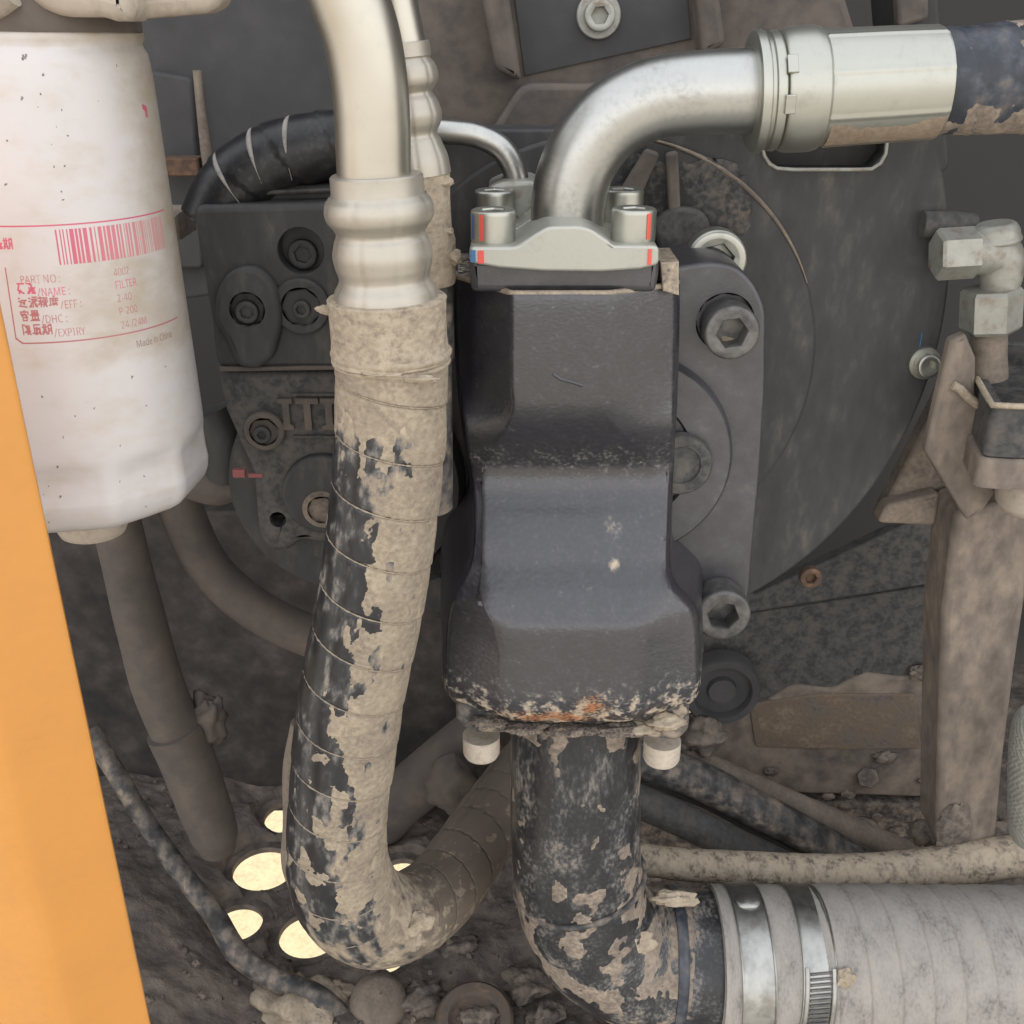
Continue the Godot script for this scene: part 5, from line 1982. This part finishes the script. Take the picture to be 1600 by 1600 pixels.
		if k == 0:
			sh = Shape.new()
			var d := Vector3(0, 1.0, -0.05).normalized()
			d = (d - ax * d.dot(ax)).normalized()
			lump(sh, cc + d * (rr + 0.0005), Vector3(wl * 0.40, 0.0024, 0.006), 55, 0.08)
			part("band_end", sh, M.band_steel, cl)
			continue
		# slots in the band and the worm housing, low on the front
		for i in 11:
			var ang := 0.70 - i * 0.062
			var d := Vector3(0, sin(ang), cos(ang))
			d = (d - ax * d.dot(ax)).normalized()
			var side := ax.cross(d).normalized()
			var w := Shape.new()
			box(w, Vector3(-wl * 0.30, -0.0007, -0.0005), Vector3(wl * 0.30, 0.0007, 0.0009), 0.0003)
			var tr := Transform3D(Basis(ax, -side if side.y < 0 else side, d).orthonormalized() * Basis(Vector3(0, 0, 1), 0.12), cc + d * (rr + 0.0003))
			for j in w.v.size():
				w.v[j] = tr * w.v[j]
				w.n[j] = tr.basis * w.n[j]
			part("thread_slot", w, M.dark_steel, band)
		for sgn in [-1.0, 1.0]:
			var w := Shape.new()
			var ps := PackedVector3Array()
			var rd := PackedFloat32Array()
			for i in 14:
				var ang := 0.76 - i * 0.062
				var d := Vector3(0, sin(ang), cos(ang))
				d = (d - ax * d.dot(ax)).normalized()
				ps.append(cc + ax * wl * 0.40 * sgn + d * (rr + 0.001))
				rd.append(0.0014)
			tube_along(w, ps, rd, 10)
			part("housing_edge", w, M.band_steel, cl)
		sh = Shape.new()
		lump(sh, cc + ax * wl * 0.85 + Vector3(0, rr * 0.62, rr * 0.80), Vector3(0.005, 0.005, 0.004), 58, 0.5)
		part("mud_lump", sh, M.tan_mud, cl)

func build_front_hoses() -> void:
	# rear one of the pair first
	var z := -0.002
	var t := thing("rear_hose", "second steel tube and crimped hose close behind the front hose", "hydraulic hose", P(660, 700, z))
	var sh := Shape.new()
	tube(sh, [[540, -480, z - 0.02, 36], [580, -240, z - 0.01, 36], [606, -60, z, 36], [616, 0, z, 36], [628, 60, z, 36], [634, 90, z, 36]], 40, 8)
	part("steel_tube", sh, M.steel_warm, t)
	sh = Shape.new()
	turned(sh, [628, 66, z], [664, 360, z], [[0, 30], [0, 41], [2, 43], [22, 43], [25, 40]] , 48)
	turned(sh, [628, 66, z], [664, 360, z], soft([[23, 40], [36, 48], [52, 51], [64, 48], [76, 38], [88, 44], [108, 49], [124, 46], [140, 38], [150, 42], [176, 50], [204, 52]], 5), 96, func(ang: float, s: float) -> float: return 1.0 - 0.022 * smoothstep(0.30, 0.36, absf(fposmod(ang, TAU / 8) - TAU / 16)))
	part("crimp_ferrule", sh, M.zinc_warm, t)
	sh = Shape.new()
	turned(sh, [652, 268, z], [666, 700, z], [[0, 40], [0, 49], [4, 51], [40, 50], [80, 51], [84, 54], [88, 54]], 48)
	part("mud_cuff", sh, M.tan_mud, t)
	sh = Shape.new()
	turned(sh, [655, 350, z], [666, 700, z], [[4, 40], [6, 52], [22, 56], [40, 56], [80, 55], [86, 53], [86, 40]], 48)
	part("sleeve_end", sh, M.tan_mud, t)
	for q in [[690, 284, 0.005, 0.0022, 95], [710, 402, 0.003, 0.003, 96], [696, 362, 0.003, 0.0014, 97]]:
		sh = Shape.new()
		lump(sh, P(q[0], q[1], z + 0.006), Vector3(q[2], q[3], 0.002), q[4], 0.5)
		part("mud_flap", sh, M.tan_mud, t)
	sh = Shape.new()
	turned(sh, [658, 430, z], [664, 800, z], [[0, 40], [10, 46], [16, 50], [120, 50], [126, 46], [360, 44]], 48)
	part("hose", sh, M.mottled_hose, t)
	# the front one
	z = 0.05
	t = thing("front_hose", "front steel tube crimped to a mud caked spiral taped hose bending at the bottom", "hydraulic hose", P(560, 1440, z))
	sh = Shape.new()
	tube(sh, [[330, -480, z - 0.03, 62], [410, -300, z - 0.018, 62], [485, -140, z - 0.006, 62], [522, -60, z, 62], [546, 0, z, 62], [563, 50, z, 61], [575, 110, z, 60], [582, 190, z, 59], [584, 260, z, 58], [586, 300, z, 58]], 56, 10)
	part("steel_tube", sh, M.steel_warm, t)
	var c0 := [588, 272, z]
	var c1 := [606, 500, z]
	sh = Shape.new()
	turned(sh, c0, c1, [[0, 50], [0, 70], [3, 73], [28, 73], [32, 76]], 64)
	part("collar", sh, M.zinc_warm, t)
	sh = Shape.new()
	var crimp := func(ang: float, s: float) -> float: return 1.0 - 0.020 * smoothstep(0.30, 0.36, absf(fposmod(ang + 0.3, TAU / 8) - TAU / 16)) * smoothstep(0.0, 0.01, s)
	turned(sh, c0, c1, soft([[30, 76], [40, 83], [54, 86], [68, 83], [82, 73], [90, 70], [100, 74], [122, 78], [142, 75], [156, 71], [164, 72], [178, 79], [196, 83], [216, 84]], 6), 96, crimp)
	part("crimp_ferrule", sh, M.zinc_warm, t)
	sh = Shape.new()
	var ragged := FastNoiseLite.new()
	ragged.seed = 9
	ragged.frequency = 2.0
	var cuff := func(ang: float, s: float) -> float: return 1.0 + 0.02 * ragged.get_noise_3d(cos(ang), sin(ang), s * 60.0)
	turned(sh, [604, 462, z], [612, 580, z], soft([[0, 76], [2, 92], [8, 93], [30, 91], [60, 90], [85, 92], [96, 93]], 4) + [[96, 80]], 96, cuff)
	part("mud_cuff", sh, M.cuff, t)
	sh = Shape.new()
	turned(sh, [611, 540, z], [613, 580, z], soft([[0, 84], [4, 92], [9, 95], [14, 93], [18, 88], [22, 92], [26, 91], [32, 84]], 3), 96, cuff)
	part("cuff_lip", sh, M.tan_mud, t)
	for q in [[514, 484, 0.004, 0.0016, 91, 0.0], [650, 592, 0.008, 0.0014, 92, 0.019], [600, 586, 0.008, 0.0012, 93, 0.021]]:
		sh = Shape.new()
		lump(sh, P(q[0], q[1], z + q[5]), Vector3(q[2], q[3], 0.002), q[4], 0.5)
		part("mud_flap", sh, M.tan_mud, t)
	# hose with spiral tape: each turn stands a little proud of the last
	sh = Shape.new()
	var turn_len := 0.0222
	var sp := func(ang: float, s: float) -> float:
		var f := fposmod(s / turn_len + ang / TAU + 0.0, 1.0)
		var bulge := 0.010 * sin(PI * f) + 0.022 * f
		var gap := -0.055 * smoothstep(0.05, 0.0, f) - 0.03 * smoothstep(0.98, 1.0, f)
		return 1.0 + bulge + gap + 0.012 * ragged.get_noise_3d(cos(ang) * 0.8, sin(ang) * 0.8, s * 18.0)
	var ctrl := [[612, 560, z, 86], [611, 620, z, 85], [609, 690, z, 85], [603, 760, z, 84], [591, 860, z, 83], [577, 950, z, 82], [560, 1030, z, 81], [547, 1100, z, 80], [538, 1170, z, 79], [530, 1240, z, 76], [526, 1300, z - 0.001, 76], [528, 1350, z - 0.004, 78], [542, 1396, z - 0.012, 80], [578, 1430, z - 0.030, 76], [630, 1432, z - 0.056, 66], [686, 1394, z - 0.088, 60], [740, 1320, z - 0.13, 55], [798, 1236, z - 0.19, 50], [856, 1160, z - 0.26, 46]]
	tube(sh, ctrl, 128, 44, sp)
	var hose := part("taped_hose", sh, M.sheath, t)
	# caked mud with a thickness of its own
	var cake := FastNoiseLite.new()
	cake.seed = 23
	cake.frequency = 1.25
	cake.fractal_octaves = 5
	cake.fractal_gain = 0.55
	var total := 0.30
	var caked := func(ang: float, s: float) -> float:
		var lateral := -sin(ang + 0.0)  # towards the left edge of the hose as it hangs
		var along := s / total
		var bias := 0.12 - 0.60 * smoothstep(-0.05, 0.75, lateral) * smoothstep(0.02, 0.22, along) * (1.0 - 0.55 * smoothstep(0.62, 0.80, along))
		bias += 0.22 * smoothstep(0.1, 0.7, -lateral) + 0.45 * smoothstep(0.10, 0.0, along)
		bias -= 0.55 * smoothstep(0.80, 0.98, along)
		var nz := cake.get_noise_3d(cos(ang) * 1.5, sin(ang) * 1.5, s * 42.0) * 0.95
		var q := bias + nz
		return float(sp.call(ang, s)) * (0.984 + 0.019 * smoothstep(-0.16, 0.08, q) + 0.010 * smoothstep(0.05, 0.6, q))
	sh = Shape.new()
	tube(sh, ctrl, 160, 44, caked)
	part("caked_mud", sh, M.cake, hose)
	# dried mud in the seam of the tape
	var fine_pts := PackedVector3Array()
	var fine_rad := PackedFloat32Array()
	for i in last_pts.size() - 1:
		for k in 3:
			fine_pts.append(last_pts[i].lerp(last_pts[i + 1], k / 3.0))
			fine_rad.append(lerpf(last_rad[i], last_rad[i + 1], k / 3.0))
	var line := wound(fine_pts, fine_rad, func(s: float) -> float: return -(s / turn_len) * TAU + 0.06, 0.998, 0.0, 0.30)
	var wid := PackedFloat32Array()
	for i in line.size():
		wid.append(0.00022 + 0.00045 * maxf(0.0, ragged.get_noise_1d(i * 0.35) + 0.25))
	sh = Shape.new()
	tube_along(sh, line, wid, 6)
	part("seam_mud", sh, M.seam, hose)
	# loose tape at the outer side of the bend
	sh = Shape.new()
	tube(sh, [[470, 1130, z - 0.012, 16], [462, 1200, z - 0.012, 20], [462, 1290, z - 0.012, 20], [458, 1350, z - 0.014, 18], [476, 1400, z - 0.016, 16], [505, 1450, z - 0.02, 12]], 20, 8)
	part("loose_tape", sh, M.muddy_hose, hose)
	for q in [[628, 1462, 0.011, 81], [600, 1478, 0.008, 82], [650, 1440, 0.008, 83], [560, 1472, 0.006, 84], [642, 1468, 0.006, 85], [540, 1440, 0.004, 86]]:
		sh = Shape.new()
		var p := P(q[0], q[1], z - 0.022)
		lump(sh, p, Vector3(q[2], q[2] * 0.7, q[2] * 0.8), q[3], 0.55)
		part("mud_clump", sh, M.tan_mud, hose)

func build_panel() -> void:
	# orange door pillar at the very front
	var z := 0.13
	var a := P(-36, 320, z)
	var b := P(306, 1950, z)
	var t := thing("orange_door_pillar", "orange painted sheet metal pillar leaning at the left front", "door pillar", b)
	var k := S(P(100, 1000, z))
	var line := [[-3, -14], [0, -6], [1.5, -1], [-1, 3], [-6, 8], [-84, 82], [-94, 90], [-106, 96], [-120, 99], [-136, 100], [-230, 100], [-420, 100]]
	var dirx := Vector3(1, 0, 0)
	var rows := []
	for i in 2:
		var base := a if i == 0 else b
		var row := PackedVector3Array()
		var sm := PackedVector2Array()
		for j in line.size() - 1:
			for m in 4:
				var f := m / 4.0
				var p0 := Vector2(line[maxi(j - 1, 0)][0], line[maxi(j - 1, 0)][1])
				var p1 := Vector2(line[j][0], line[j][1])
				var p2 := Vector2(line[j + 1][0], line[j + 1][1])
				var p3 := Vector2(line[mini(j + 2, line.size() - 1)][0], line[mini(j + 2, line.size() - 1)][1])
				sm.append(p1.lerp(p2, f))
		for p in sm:
			row.append(base + Vector3(p.x * k, 0, p.y * k))
		rows.append(row)
	var full := []
	for i in 25:
		var r := PackedVector3Array()
		for j in rows[0].size():
			r.append(rows[0][j].lerp(rows[1][j], i / 24.0))
		full.append(r)
	var sh := Shape.new()
	sh.patch(full, false, a.lerp(b, 0.5) + Vector3(-0.02, 0, -0.1))
	var back := []
	for r in full:
		var q := PackedVector3Array()
		for p in r:
			q.append(p + Vector3(-0.001, 0, -0.0018))
		back.append(q)
	sh.patch(back, false, a.lerp(b, 0.5) + Vector3(-0.02, 0, 0.2))
	part("pillar_skin", sh, M.yellow, t)
